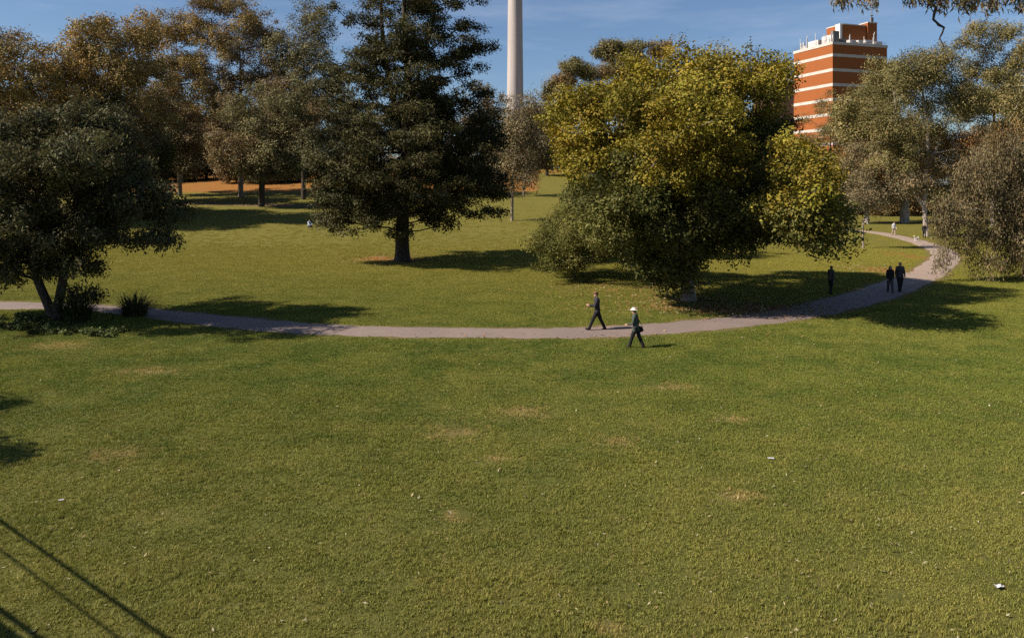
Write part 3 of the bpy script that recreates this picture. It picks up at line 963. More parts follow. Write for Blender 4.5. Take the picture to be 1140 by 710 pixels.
# --- the tall dark tree, left of the middle
b2 = gp(448, 291)
tree("tall_dark_tree", "tallest dark tree with tiered branches and a straight thick trunk", "tree", b2,
     [(455, 205, 95, 42, 0, 7.0, 'dark'), (402, 215, 50, 38, -2, 4.5, 'dark'), (368, 178, 36, 50, -1, 3.5, 'oak'), (515, 205, 45, 38, 0, 4.0, 'dark'), (370, 110, 44, 40, 0, 4.0, 'oak'), (430, 245, 60, 18, -3, 3.2, 'dark'), (450, 175, 100, 40, -3, 6.0, 'dark'), (480, 110, 50, 30, -1, 4, 'dark'), (410, 75, 40, 26, 0, 4, 'dark'), (490, 55, 40, 22, 0, 4, 'dark'),
      (500, 235, 45, 20, -2, 3.0, 'dark'), (450, 140, 88, 36, 0, 6.5, 'dark'), (525, 140, 36, 30, 0, 3.5, 'dark'), (450, 85, 72, 28, 0, 5.5, 'dark'), (440, 40, 66, 24, 0, 5, 'dark'), (520, 78, 36, 7, 0, 1.0, 'dark', 1.4),
      (500, 25, 45, 8, 0, 1.2, 'dark', 1.5), (525, 50, 22, 5, .5, .8, 'dark', 1.3), (395, 20, 24, 9, 0, 1.6, 'dark', 1.3), (450, -5, 62, 22, 0, 4.6, 'dark'), (400, 8, 34, 6, .5, 1.6, 'dark', 1.5), (388, 42, 32, 6, -.5, 1.6, 'dark', 1.5), (392, 78, 36, 8, 0, 2, 'dark', 1.3), (515, 3, 34, 6, 0, 1.4, 'dark', 1.5), (530, 58, 34, 5, -.6, 1.2, 'dark', 1.5), (535, 98, 34, 7, 0, 1.5, 'dark', 1.4), (520, 28, 34, 5, .5, 1.2, 'dark', 1.4), (545, 150, 26, 10, 0, 2, 'dark', 1.2), (530, 235, 28, 10, -1, 2, 'dark', 1.2), (450, -50, 50, 22, 0, 3.6, 'dark'), (452, -90, 32, 22, 0, 2.6, 'dark'), (378, 246, 16, 14, -2, 1.6, 'oak', 1.2)],
     stems=[stem_px(b2, [(448, 298, 0, 1.25), (448, 291.5, 0, .92), (448, 283, 0, .64), (448, 250, 0, .55), (452, 180, 0, .45), (455, 110, 0, .33), (450, 20, 0, .2), (452, -95, 0, .04)]),
            stem_px(b2, [(452, 180, 0, .3), (440, 120, .3, .26), (428, 60, .5, .2), (424, 0, .5, .13), (424, -60, .5, .03)])],
     nclump=620, nleaf=200000, crad=.88, size=.22, aspect=.45, flat=.40, droop=.1, seed=22, rtip=.03, seg=1.3, hollow=.35, twig=.2, sag=-.02)

# --- the big yellowing tree
b3 = gp(766, 335)
tree("big_yellowing_tree", "broad rounded tree with yellow-green autumn crown beside the bend in the path", "tree", b3,
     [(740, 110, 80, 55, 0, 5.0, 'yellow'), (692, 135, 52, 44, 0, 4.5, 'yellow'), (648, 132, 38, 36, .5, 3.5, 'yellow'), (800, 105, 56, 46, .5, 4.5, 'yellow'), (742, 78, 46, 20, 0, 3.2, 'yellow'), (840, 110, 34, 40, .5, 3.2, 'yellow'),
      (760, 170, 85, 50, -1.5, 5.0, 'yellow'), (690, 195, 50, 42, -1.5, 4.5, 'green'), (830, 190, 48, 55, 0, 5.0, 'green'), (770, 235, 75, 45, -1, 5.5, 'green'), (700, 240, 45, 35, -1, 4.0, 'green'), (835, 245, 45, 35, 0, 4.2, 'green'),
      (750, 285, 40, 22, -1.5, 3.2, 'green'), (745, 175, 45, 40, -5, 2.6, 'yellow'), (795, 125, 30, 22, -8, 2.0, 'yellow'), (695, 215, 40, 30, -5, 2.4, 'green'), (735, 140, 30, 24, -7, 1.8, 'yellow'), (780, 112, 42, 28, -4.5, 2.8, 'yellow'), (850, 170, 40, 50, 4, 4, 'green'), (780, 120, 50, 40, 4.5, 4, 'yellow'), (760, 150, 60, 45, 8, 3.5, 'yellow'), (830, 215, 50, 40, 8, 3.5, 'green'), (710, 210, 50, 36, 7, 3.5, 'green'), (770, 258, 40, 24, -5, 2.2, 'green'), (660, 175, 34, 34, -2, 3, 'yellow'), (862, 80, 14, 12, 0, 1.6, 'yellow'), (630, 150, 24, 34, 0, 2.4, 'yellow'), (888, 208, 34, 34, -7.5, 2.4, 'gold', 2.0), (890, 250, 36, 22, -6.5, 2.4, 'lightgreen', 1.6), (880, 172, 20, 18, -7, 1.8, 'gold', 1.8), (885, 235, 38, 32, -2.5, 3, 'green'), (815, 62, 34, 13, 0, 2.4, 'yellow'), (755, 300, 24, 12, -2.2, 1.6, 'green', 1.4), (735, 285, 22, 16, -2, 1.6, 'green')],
     stems=[stem_px(b3, [(767, 342, 0, .66), (767, 335.5, 0, .52), (766, 327, 0, .43), (764, 305, 0, .38), (760, 260, 0, .33), (755, 190, 0, .24), (750, 120, 0, .13), (745, 70, 0, .03)]),
            stem_px(b3, [(765, 300, 0, .28), (790, 255, .2, .24), (825, 200, .4, .16), (840, 140, .5, .05)]),
            stem_px(b3, [(764, 290, 0, .24), (735, 245, 0, .2), (700, 190, .2, .13), (670, 130, .3, .04)])],
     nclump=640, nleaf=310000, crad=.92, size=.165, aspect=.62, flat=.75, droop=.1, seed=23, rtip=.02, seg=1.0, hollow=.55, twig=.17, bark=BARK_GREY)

# --- low spreading tree at its left
b4 = gp(640, 309)
tree("low_spreading_tree", "low feathery green tree reaching the grass left of the big yellowing tree", "tree", b4,
     [(662, 255, 34, 26, -4.0, 2.2, 'lightgreen'), (668, 212, 32, 24, -1, 2.4, 'lightgreen'), (682, 190, 24, 18, -1, 2, 'lightgreen'), (615, 272, 26, 10, -2.5, 1.6, 'lightgreen'), (632, 292, 34, 6, -3, 1.6, 'lightgreen'), (640, 262, 46, 34, 0, 3.5, 'lightgreen'), (612, 272, 24, 20, -.5, 2.2, 'lightgreen'), (670, 240, 38, 38, 0, 3.2, 'lightgreen'), (655, 222, 30, 22, 0, 2.5, 'lightgreen'), (625, 290, 30, 12, -1, 2.2, 'lightgreen'), (690, 280, 30, 22, 0, 2.6, 'lightgreen')],
     nclump=170, nleaf=78000, crad=.75, size=.15, aspect=.42, flat=.6, droop=.15, seed=24, trunk_r=.16, rtip=.015, seg=.7, hollow=.3, twig=.2)

# --- gums in the middle distance
bb = gp(570, 246)
tree("slender_gum_tree", "grey-green slender gum with thin bare trunk right of the tall dark tree", "tree", bb,
     [(580, 135, 26, 30, 0, 3.0, 'gumgrey'), (592, 165, 24, 34, 0, 3.0, 'gumgrey'), (566, 165, 22, 30, 0, 2.6, 'gumgrey'), (578, 190, 26, 20, 0, 2.6, 'gumgrey'), (590, 118, 16, 14, 0, 1.8, 'gumgrey')],
     mat_leaf=LEAF_GUM, bark=BARK_GREY, nclump=110, nleaf=22000, crad=1.0, size=.26, aspect=.4, flat=1.0, droop=.6, seed=25, trunk_r=.2, rtip=.03, hollow=.35, twig=.3)
bb = gp(583, 219)
tree("young_gum_tree", "young grey gum farther up the slope with a pencil-thin trunk", "tree", bb,
     [(586, 165, 14, 30, 0, 2.2, 'gumgrey'), (594, 140, 13, 22, 0, 2.0, 'gumgrey'), (580, 182, 12, 14, 0, 1.8, 'gumgrey')],
     mat_leaf=LEAF_GUM, bark=BARK_GREY, nclump=50, nleaf=8000, crad=1.1, size=.32, aspect=.4, flat=1.0, droop=.5, seed=26, trunk_r=.16, rtip=.035, hollow=.3, twig=.3)
bb = gp(609, 196)
tree("round_dark_tree", "small dark round tree at the top of the grassy slope", "tree", bb,
     [(608, 168, 16, 16, 0, 3.5, 'deep'), (598, 172, 10, 12, 0, 2.6, 'deep'), (622, 174, 12, 12, 0, 2.6, 'deep')],
     nclump=55, nleaf=9000, crad=1.2, size=.4, aspect=.6, seed=27, trunk_r=.35, rtip=.05, hollow=.4, twig=.3)
for k, (px, Y, lobes, lab) in enumerate([
    (655, 150, [(640, 74, 13, 7, 0, 2.6, 'gum', 2), (655, 80, 12, 7, 0, 2.4, 'gum', 2), (628, 92, 12, 8, 0, 3, 'gumbrown', 1.5), (665, 85, 12, 9, 0, 2.6, 'gumbrown'), (620, 112, 18, 22, 0, 4, 'gum'), (650, 120, 26, 26, 0, 4, 'gum')], "brown-green gum with domed clumps showing over the yellowing tree's left shoulder"),
    (690, 158, [(682, 52, 15, 5, 0, 2.6, 'gum', 2.5), (670, 58, 9, 4, 0, 2, 'gum', 2), (676, 62, 10, 9, 0, 2.4, 'gum'), (708, 52, 16, 8, 0, 3, 'gum'), (700, 78, 30, 20, 0, 5, 'gum'), (735, 55, 14, 8, 0, 2.6, 'gumbrown')], "tallest brown-green gum peeping over the top of the yellowing tree")]):
    X = (px - 570) / F * Y
    tree("distant_gum_tree", lab, "tree", (X, Y, tz(X, Y)), lobes, mat_leaf=LEAF_GUM, bark=BARK_GREY, nclump=110, nleaf=40000, crad=1.3, size=.34, aspect=.5, flat=.6,
         droop=.3, seed=40 + k, trunk_r=.4, rtip=.05, hollow=.35, twig=.35, seg=2.0)

# --- autumn trees on the left
far_kw = dict(seg=2.0, rtip=.045, sides=5, twig=.34, aspect=.55, hollow=.32, wig=.09)
LT = [
    ("autumn_tree", "thinning ochre autumn tree at the far left edge", 20, 88, [(30, 70, 52, 34, 0, 6, 'autumn'), (0, 100, 55, 50, 0, 6, 'autumn'), (60, 110, 45, 45, 0, 6, 'autumn'), (-40, 60, 45, 34, 0, 6, 'autumn'), (20, 45, 22, 18, 0, 4, 'brown', .5), (-30, 150, 60, 45, 0, 6, 'autumn')], .42, 23000, 'd'),
    ("autumn_tree", "ochre autumn tree second from the left edge with fine bare top twigs", 125, 93, [(115, 60, 48, 38, 0, 6, 'autumn'), (140, 35, 38, 22, 0, 5, 'autumn'), (90, 95, 42, 42, 0, 6, 'autumn'), (150, 105, 48, 52, 0, 6, 'autumn'), (120, 150, 60, 40, 0, 6, 'brown')], .42, 26000, 'd'),
    ("autumn_tree", "tall russet autumn tree with pale branches between its neighbours", 200, 124, [(185, 50, 44, 36, 0, 6, 'autumn'), (210, 30, 32, 22, 0, 5, 'autumn'), (165, 95, 40, 42, 0, 6, 'autumn'), (215, 105, 45, 50, 0, 6, 'autumn'), (190, 150, 50, 38, 0, 6, 'brown')], .42, 26000, 'd'),
    ("autumn_tree", "tallest russet-brown autumn tree touching the top of the picture", 268, 122, [(260, 30, 50, 30, 0, 6, 'autumn'), (285, 60, 45, 40, 0, 6, 'brown'), (240, 70, 42, 42, 0, 6, 'autumn'), (245, 5, 30, 18, 0, 4, 'brown'), (290, 15, 22, 14, 0, 4, 'brown'), (275, 115, 52, 45, 0, 6, 'brown'), (250, 155, 45, 25, 0, 5, 'brown')], .45, 32000, 'd'),
    ("green_tree", "narrow dark green tree with sky gaps left of the tall dark tree", 338, 118, [(345, 25, 22, 28, 0, 4, 'oakfar'), (330, 60, 30, 35, 0, 5, 'oakfar'), (350, 85, 28, 34, 0, 5, 'oakfar'), (325, 120, 40, 40, 0, 6, 'brown')], .4, 20000, 'd'),
    ("green_tree", "brown-green tree with a stout dark trunk standing in the orange leaf litter", 291, 0, [(295, 130, 48, 36, 0, 5, 'oakfar'), (270, 165, 34, 26, -1, 4, 'brown'), (320, 165, 36, 28, -1, 4, 'oakfar'), (295, 185, 34, 14, -2, 3.5, 'oakfar'), (340, 140, 26, 30, 0, 4, 'brown')], .5, 26000, 'd'),
    ("green_tree", "green-brown tree with a dark trunk behind the twin-stemmed tree", 172, 0, [(165, 150, 45, 32, 0, 5, 'oakfar'), (140, 175, 32, 20, -1, 4, 'oakfar'), (195, 160, 34, 30, -1, 4, 'brown'), (170, 120, 30, 24, 0, 4, 'brown')], .45, 22000, 'd'),
    ("green_tree", "grey-green bushy tree under the ochre trees, its crown beside the left edge", 60, 0, [(60, 150, 50, 36, 0, 6, 'oakfar'), (20, 165, 40, 34, 0, 5, 'oakfar'), (95, 165, 34, 32, 0, 5, 'oakfar'), (60, 190, 55, 18, 0, 5, 'oakfar')], .4, 24000, 'd'),
    ("green_tree", "olive round-topped tree below the second ochre tree", 118, 0, [(112, 128, 34, 28, 0, 4.5, 'oakfar'), (100, 155, 30, 26, 0, 4, 'oakfar'), (130, 160, 30, 26, 0, 4, 'green'), (112, 190, 40, 24, 0, 4, 'oak')], .36, 19000, 'd'),
    ("green_tree", "dark full-crowned tree hidden for the most part by the twin-stemmed tree", 20, 0, [(15, 130, 50, 36, 0, 6, 'oakfar'), (-30, 150, 50, 40, 0, 6, 'oakfar'), (20, 185, 60, 34, 0, 6, 'oak')], .4, 24000, 'd'),
    ("green_tree", "small dark bushy tree between the twin-stemmed tree and the orange leaf litter", 158, 0, [(156, 150, 26, 24, 0, 4, 'oakfar'), (150, 180, 34, 26, 0, 4, 'oak'), (172, 172, 20, 20, 0, 3, 'green')], .3, 15000, 'd'),
    ("green_tree", "tall dark tree standing just outside the left edge", -45, 0, [(-50, 60, 50, 50, 0, 5, 'oakfar'), (-40, 120, 60, 50, 0, 6, 'oakfar'), (-50, 180, 50, 34, 0, 5, 'oakfar')], .4, 20000, 'd'),
]
base_py = {291: 230, 172: 226, -45: 250, 60: 240, 118: 250, 20: 246, 158: 240}
for k, (nm, lab, px, Y, lobes, tr, nl, _) in enumerate(LT):
    if Y == 0: b = gp(px, base_py[px])
    else:
        X = (px - 570) / F * Y; b = Vector((X, Y, tz(X, Y)))
    tree(nm, lab, "tree", b, lobes, bark=BARK_GREY if nm == 'autumn_tree' else BARK, nclump=230, nleaf=int(nl * 2.2), crad=1.15, size=.28, flat=.75, droop=.1, seed=60 + k, trunk_r=tr,
         group="broadleaf trees on the rise at the left", **far_kw)

# --- dark shrubs along the back of the rise
rng0 = random.Random(8)
def shrub_row(specs, grp):
    for k, (px, Y, w, top, ck, lab) in enumerate(specs):
        X = (px - 570) / F * Y; b = Vector((X, Y, tz(X, Y)))
        pyb = YH + F * (HC - b.z) / Y
        mid = (top + pyb) / 2
        tree("dense_shrub", lab, "shrub", b, [(px, mid, w, (pyb - top) / 2 + 1, 0, 2.6, ck), (px - w * .5, mid + 4, w * .6, (pyb - top) / 2.6, -.5, 2.2, ck), (px + w * .5, mid + 3, w * .6, (pyb - top) / 2.4, -.3, 2.2, ck)],
             nclump=70, nleaf=13000, crad=1.4, size=.34, flat=.9, seed=100 + k + int(abs(px)), trunk_r=.14, seg=1.6, rtip=.04, sides=5, twig=.3, aspect=.55, hollow=.4, group=grp)
ordin = ["first", "second", "third", "fourth", "fifth", "sixth", "seventh", "eighth", "ninth", "tenth", "eleventh", "twelfth", "thirteenth", "fourteenth"]
specs = []
for i, px in enumerate([-30, 25, 80, 135, 185, 230, 275, 320, 372, 425, 480, 530]):
    specs.append((px, 143 + (i % 3) * 4, 32 + (i % 2) * 6, 160 + (i * 7) % 17, 'deep' if i % 3 else 'brown', "dark dense shrub at the back of the leaf-strewn rise, %s from the left edge" % ordin[i]))
shrub_row(specs, "dark shrubs closing the back of the rise")
specs = []
for i, px in enumerate([560, 590, 625, 660, 700, 745, 790, 835]):
    specs.append((px, 186 + (i % 3) * 5, 22 + (i % 2) * 5, 150 + (i * 7) % 15, 'gum' if i % 2 else 'deep', "shrub on the skyline behind the grassy slope, %s going rightward from the chimney" % ordin[i]))
shrub_row(specs, "shrubs on the skyline behind the slope")

# --- taller filling trees behind the left rise and the middle
for k, (px, Y, top, ck, lab) in enumerate([
    (-20, 172, 95, 'brown', "brown back-row tree showing through the gap at the left edge"),
    (70, 175, 85, 'oak', "dull green back-row tree behind the gap between the first two ochre trees"),
    (150, 170, 80, 'brown', "brown back-row tree behind the second ochre tree"),
    (228, 176, 85, 'oak', "dull green back-row tree behind the russet pair"),
    (310, 172, 80, 'brown', "brown back-row tree behind the narrow green tree"),
    (385, 178, 95, 'oak', "dull green back-row tree behind the left half of the tall dark tree"),
    (470, 180, 100, 'oak', "dull green back-row tree behind the right half of the tall dark tree"),
    (540, 182, 92, 'gumgrey', "grey back-row gum just left of the chimney"),
    (604, 184, 112, 'gumgrey', "grey back-row gum just right of the chimney")]):
    X = (px - 570) / F * Y; b = Vector((X, Y, tz(X, Y)))
    h = 195 - top
    tree("back_row_tree", lab, "tree", b, [(px, top + h * .3, 26, h * .3, 0, 5, ck), (px - 20, top + h * .5, 22, h * .28, 0, 5, ck), (px + 20, top + h * .52, 22, h * .28, 0, 5, ck), (px, top + h * .72, 34, h * .25, 0, 5, ck)],
         bark=BARK_GREY, nclump=150, nleaf=30000, crad=1.7, size=.42, flat=.8, seed=140 + k, trunk_r=.4, group="back row of trees behind the rise", **far_kw)

# --- right side gums
gum_kw = dict(mat_leaf=LEAF_GUM, flat=.62, aspect=.4, droop=.4, wig=.12, twig=.3, hollow=.3)
b5 = gp(1031, 263)
tree("white_trunk_gum", "tall gum with forked white trunk beside the far path", "tree", b5,
     [(1010, 75, 32, 20, 0, 3.5, 'gum'), (1000, 105, 34, 24, 0, 4, 'gum'), (1040, 95, 36, 26, 0, 4, 'gum'), (1035, 65, 26, 16, 0, 3, 'gum'), (1065, 110, 30, 24, 0, 3.5, 'gum'), (985, 135, 28, 20, 0, 3.5, 'gum'), (1030, 140, 40, 26, 0, 4, 'gum'),
      (1045, 175, 34, 22, 0, 3.5, 'gumbrown'), (1000, 172, 30, 20, 0, 3.5, 'gum'), (1062, 150, 24, 16, 0, 3, 'orange', .6), (1020, 195, 26, 14, -.5, 3, 'gumgrey')],
     stems=[stem_px(b5, [(1032, 268, 0, .5), (1031, 258, 0, .34), (1029, 225, 0, .3), (1031, 190, 0, .25), (1033, 140, 0, .18), (1025, 95, 0, .1), (1015, 60, 0, .03)]),
            stem_px(b5, [(1029, 232, 0, .2), (1018, 214, .3, .17), (1008, 185, .5, .13), (1000, 140, .5, .08), (995, 105, .5, .03)]),
            stem_px(b5, [(1031, 190, 0, .16), (1045, 160, -.4, .12), (1060, 120, -.4, .04)])],
     bark=BARK_PALE, nclump=120, nleaf=72000, crad=1.25, size=.25, seed=200, rtip=.085, seg=1.4, **gum_kw)
b6 = gp(1007, 248)
tree("stout_gum_tree", "brownish gum with a thick pale brown trunk behind the far path", "tree", b6,
     [(960, 120, 34, 26, 0, 5, 'gum'), (985, 95, 30, 22, 0, 4.5, 'gum'), (1000, 150, 34, 26, 0, 5, 'gumbrown'), (975, 170, 30, 22, 0, 4.5, 'gumbrown'), (1030, 190, 26, 16, 0, 4, 'gumbrown'), (975, 75, 20, 12, 0, 3, 'gum'), (1015, 205, 28, 10, 0, 4, 'gumgrey')],
     stems=[stem_px(b6, [(1007, 252, 0, 1.2), (1007, 246, 0, .85), (1006, 215, 0, .7), (1002, 180, 0, .5), (990, 130, 0, .3), (980, 85, 0, .05)])],
     bark=BARK_PALE, nclump=75, nleaf=60000, crad=2.1, size=.35, seed=201, rtip=.04, seg=1.6, **gum_kw)
RT = [
    ("grey_gum_tree", "dark grey-green rounded gum in front of the brick tower's foot", 922, 150, [(925, 118, 27, 18, 0, 4.5, 'gum'), (912, 135, 18, 14, 0, 4, 'gum'), (940, 140, 26, 22, 0, 4.5, 'gum'), (920, 160, 30, 24, 0, 4.5, 'gumgrey'), (902, 156, 16, 10, -2, 3, 'gum', 2), (895, 175, 22, 18, -2, 4, 'gumgrey', 1.6), (945, 165, 24, 20, -3, 4, 'gumgrey', 1.4), (935, 190, 34, 24, 0, 4.5, 'gumgrey')], 26000, BARK_GREY),
    ("grey_gum_tree", "pale brown gum left of the white-trunked gum, its foot by the far path", 965, 120, [(965, 175, 28, 22, 0, 4, 'gumgrey'), (945, 195, 22, 22, 0, 3.5, 'gumgrey'), (985, 200, 24, 22, 0, 3.5, 'gumgrey'), (962, 215, 28, 14, 0, 3.5, 'gumgrey'), (990, 180, 20, 18, 0, 3, 'gumbrown')], 20000, BARK_PALE),
    ("grey_gum_tree", "very tall grey-green gum against the sky at the right edge", 1105, 112, [(1105, 45, 38, 20, 0, 4.5, 'gum'), (1085, 62, 30, 18, 0, 4, 'gum'), (1125, 70, 34, 22, 0, 4.5, 'gum'), (1100, 95, 34, 22, 0, 4.5, 'gum'), (1140, 100, 30, 24, 0, 4, 'gum'), (1085, 125, 28, 14, 0, 4, 'gum'), (1120, 140, 30, 16, 0, 4, 'gumgrey')], 36000, BARK_PALE),
    ("grey_gum_tree", "second tall gum at the right edge, partly outside the picture", 1160, 105, [(1165, 60, 34, 30, 0, 4.5, 'gum'), (1150, 110, 34, 30, 0, 4.5, 'gum'), (1175, 140, 36, 30, 0, 4.5, 'gum')], 20000, BARK_PALE),
    ("grey_gum_tree", "orange-tinged gum behind the weeping tree", 1070, 125, [(1065, 165, 28, 16, 0, 4.5, 'orange'), (1095, 155, 26, 18, 0, 4.5, 'gumbrown'), (1080, 195, 30, 22, 0, 4.5, 'gumbrown'), (1050, 200, 24, 20, 0, 4, 'gumgrey')], 20000, BARK_PALE),
    ("grey_gum_tree", "grey-green back gum between the tower and the tall gums", 990, 165, [(960, 150, 30, 24, 0, 5, 'gum'), (995, 125, 34, 30, 0, 5, 'gum'), (1030, 140, 34, 30, 0, 5, 'gum'), (1000, 185, 44, 26, 0, 5, 'gumbrown')], 22000, BARK_GREY),
    ("grey_gum_tree", "grey-green back gum directly behind the orange-tinged gum", 1075, 165, [(1060, 150, 34, 26, 0, 5, 'gum'), (1100, 170, 36, 26, 0, 5, 'gum'), (1080, 195, 44, 22, 0, 5, 'gum')], 18000, BARK_GREY),
    ("grey_gum_tree", "grey-green back gum in the right corner of the row", 1135, 160, [(1130, 150, 34, 26, 0, 5, 'gum'), (1150, 180, 36, 26, 0, 5, 'gum')], 14000, BARK_GREY),
    ("grey_gum_tree", "grey back gum behind the yellowing tree's golden right side", 880, 165, [(880, 165, 26, 18, 0, 5, 'gumbrown'), (890, 195, 40, 24, 0, 5, 'gum'), (858, 170, 22, 20, 0, 4, 'gum')], 16000, BARK_GREY),
]
for k, (nm, lab, px, Y, lobes, nl, bk) in enumerate(RT):
    X = (px - 570) / F * Y; b = Vector((X, Y, tz(X, Y)))
    tree(nm, lab, "tree", b, lobes, bark=bk, nclump=85, nleaf=int(nl * 1.5), crad=1.35, size=.30, seed=220 + k, trunk_r=.4, rtip=.04, seg=1.8, sides=5, group="gums behind the far path", **gum_kw)

b7 = gp(961, 276)
tree("thin_sapling", "thin bare-stemmed sapling on the lawn left of the far path", "tree", b7,
     [(960, 205, 14, 20, 0, 1.6, 'gumgrey'), (952, 225, 14, 14, 0, 1.4, 'gumgrey'), (970, 228, 12, 14, 0, 1.4, 'gumgrey')],
     bark=BARK_GREY, nclump=40, nleaf=5000, crad=.6, size=.2, seed=240, trunk_r=.11, rtip=.018, seg=.9, **gum_kw)

b8 = Vector(at(1143, 312, 52)); b8.z = tz(b8.x, b8.y)
tree("weeping_gum", "weeping grey-brown gum hanging over the lawn at the right edge", "tree", b8,
     [(1110, 170, 30, 22, 0, 2.4, 'gumgrey'), (1080, 195, 22, 20, -.5, 1.8, 'gumgrey'), (1135, 175, 30, 30, .5, 2.6, 'gumgrey'), (1150, 215, 40, 36, 0, 3.2, 'gumgrey'), (1100, 215, 30, 24, -.5, 2.2, 'gumgrey'), (1068, 240, 15, 14, -1, 1.2, 'gumgrey', 1.2), (1072, 262, 12, 14, -1, 1.0, 'gumgrey', 1.2),
      (1090, 258, 20, 18, -.8, 1.6, 'gumgrey', 1.1), (1120, 255, 26, 26, 0, 2.2, 'gumgrey'), (1105, 288, 20, 10, -1, 1.3, 'gumgrey'), (1140, 278, 20, 14, -.5, 2.0, 'gumgrey'), (1125, 150, 18, 10, 0, 1.8, 'gumbrown'), (1058, 250, 9, 14, -.8, .7, 'gumgrey', 1.3), (1050, 285, 6, 8, -1, .5, 'gumgrey', 1.2), (1180, 230, 36, 50, 0, 3, 'gumgrey'), (1055, 222, 10, 9, -.6, .8, 'gumgrey', 1.2)],
     stems=[[(0, 0, -.4, .34), (0, 0, .4, .26), (-.3, 0, 2.4, .2), (-.7, 0, 5.0, .15), (-1.4, 0, 8.4, .04)], [(-.3, 0, 2.4, .14), (-1.3, -.2, 4.4, .11), (-2.8, -.2, 6.4, .04)]],
     mat_leaf=LEAF_GUM, bark=BARK_GREY, nclump=230, nleaf=86000, crad=.50, size=.20, aspect=.24, flat=1.7, droop=1.0, seed=250, rtip=.016, seg=.8, hollow=.3, twig=.16, wig=.12, up=.2)

specs = []
for i, px in enumerate([900, 935, 965, 1000, 1035, 1070, 1105, 1140]):
    specs.append((px, 146 + (i % 3) * 6, 22 + (i % 2) * 5, 212 + (i * 5) % 11, 'gumbrown' if i % 2 else 'gum', "low scrubby shrub behind the far path, %s rightward from the golden foliage" % ordin[i]))
shrub_row(specs, "scrub behind the far path")

# --- trees outside the picture whose shadow or bough reaches into it
tree("bushy_tree", "bushy tree beyond the left edge that shades the lawn there", "tree", (-23.6, 18.0, tz(-23.6, 18)),
     [(570 + F * x / y, YH + F * (HC - z) / y, r / y * F, r * .7 / y * F, y - 18.0, r, 'oak') for x, y, z, r in ((-25.9, 18.9, 8.0, 2.1), (-20.4, 16.3, 5.6, 1.6), (-24.0, 17.8, 6.2, 2.0), (-22.2, 17.0, 5.4, 1.2))],
     nclump=70, nleaf=20000, crad=.6, size=.16, seed=300, trunk_r=.22, rtip=.02)

def overhang():
    """gum at the right of the camera, its bough hanging into the top of the view"""
    base = Vector((17.5, 13.0, tz(17.5, 13)))
    root = empty("overhanging_gum", base)
    tag(root, "overhanging gum bough with long hanging leaves at the top right corner", "tree")
    rng = np.random.default_rng(77)
    Y = 13.0
    loc = lambda px, py, y=Y: np.array(at(px, py, y) - base)
    cl = [(935, -4), (952, -8), (968, -6), (1015, -6), (1035, -8), (1050, -2), (1068, -6), (1076, 0), (1095, -8), (1104, 1), (1128, -8), (1138, 2), (1165, -6), (985, -22), (1040, -25), (1090, -28), (1150, -30), (1200, -20), (1250, -40), (1180, -60), (1100, -60)]
    cen = np.array([loc(a, b, Y + rng.uniform(-.3, .4)) for a, b in cl])
    stems = [[(0, 0, -.4, .5), (0, 0, .6, .36), (-.3, .1, 5, .3), (-1.2, 0, 9.5, .2), tuple(loc(1280, -60)) + (.12,), tuple(loc(1180, -40)) + (.07,), tuple(loc(1080, -22)) + (.04,), tuple(loc(960, -14)) + (.012,)],
             [(-.3, .1, 5, .2), (.6, .3, 9, .15), (1.2, .2, 13, .05)]]
    more = np.array([(rng.uniform(-2.5, 3), rng.uniform(-2.0, 2.0), rng.uniform(10, 15)) for _ in range(50)])
    tips = np.concatenate([cen, more])
    make_wood("trunk", rng, stems, tips, BARK_GREY, root, seg=.35, rtip=.008, sag=.02, wig=.05, sides=7)
    mb = MB()
    tw = [(1034, 4), (1042, 8), (1040, 16), (1039, 22), (1045, 28), (1051, 31), (1049, 37), (1046, 43), (1050, 50), (1051, 55)]
    mb.tube([loc(a, b) for a, b in tw], [.03, .028, .026, .024, .025, .022, .017, .014, .01, .004], 6)
    mb.tube([loc(1062, 3), loc(1070, 9), loc(1078, 6), loc(1086, 8)], [.006, .008, .006, .003], 5)
    mb.build("bare_twig", BARK, root, True)
    tints = np.array([COLS['gumgrey'][i % 3] for i in range(len(tips))]) * .9
    rad = np.concatenate([np.full(len(cen), .16), np.full(len(more), .7)])
    # leaf count weight follows radius squared; build the bough separately for density
    make_leaves("crown", rng, tips, rad, .8, 9000, .15, .22, tints, LEAF_GUM, root, droop=.9, twig=.07, up=.1)
    make_leaves("leaf_spray", rng, cen, np.full(len(cen), .15), .5, 2600, .13, .2, tints[:len(cen)], LEAF_GUM, root, droop=.8, twig=.05, up=.1)
overhang()

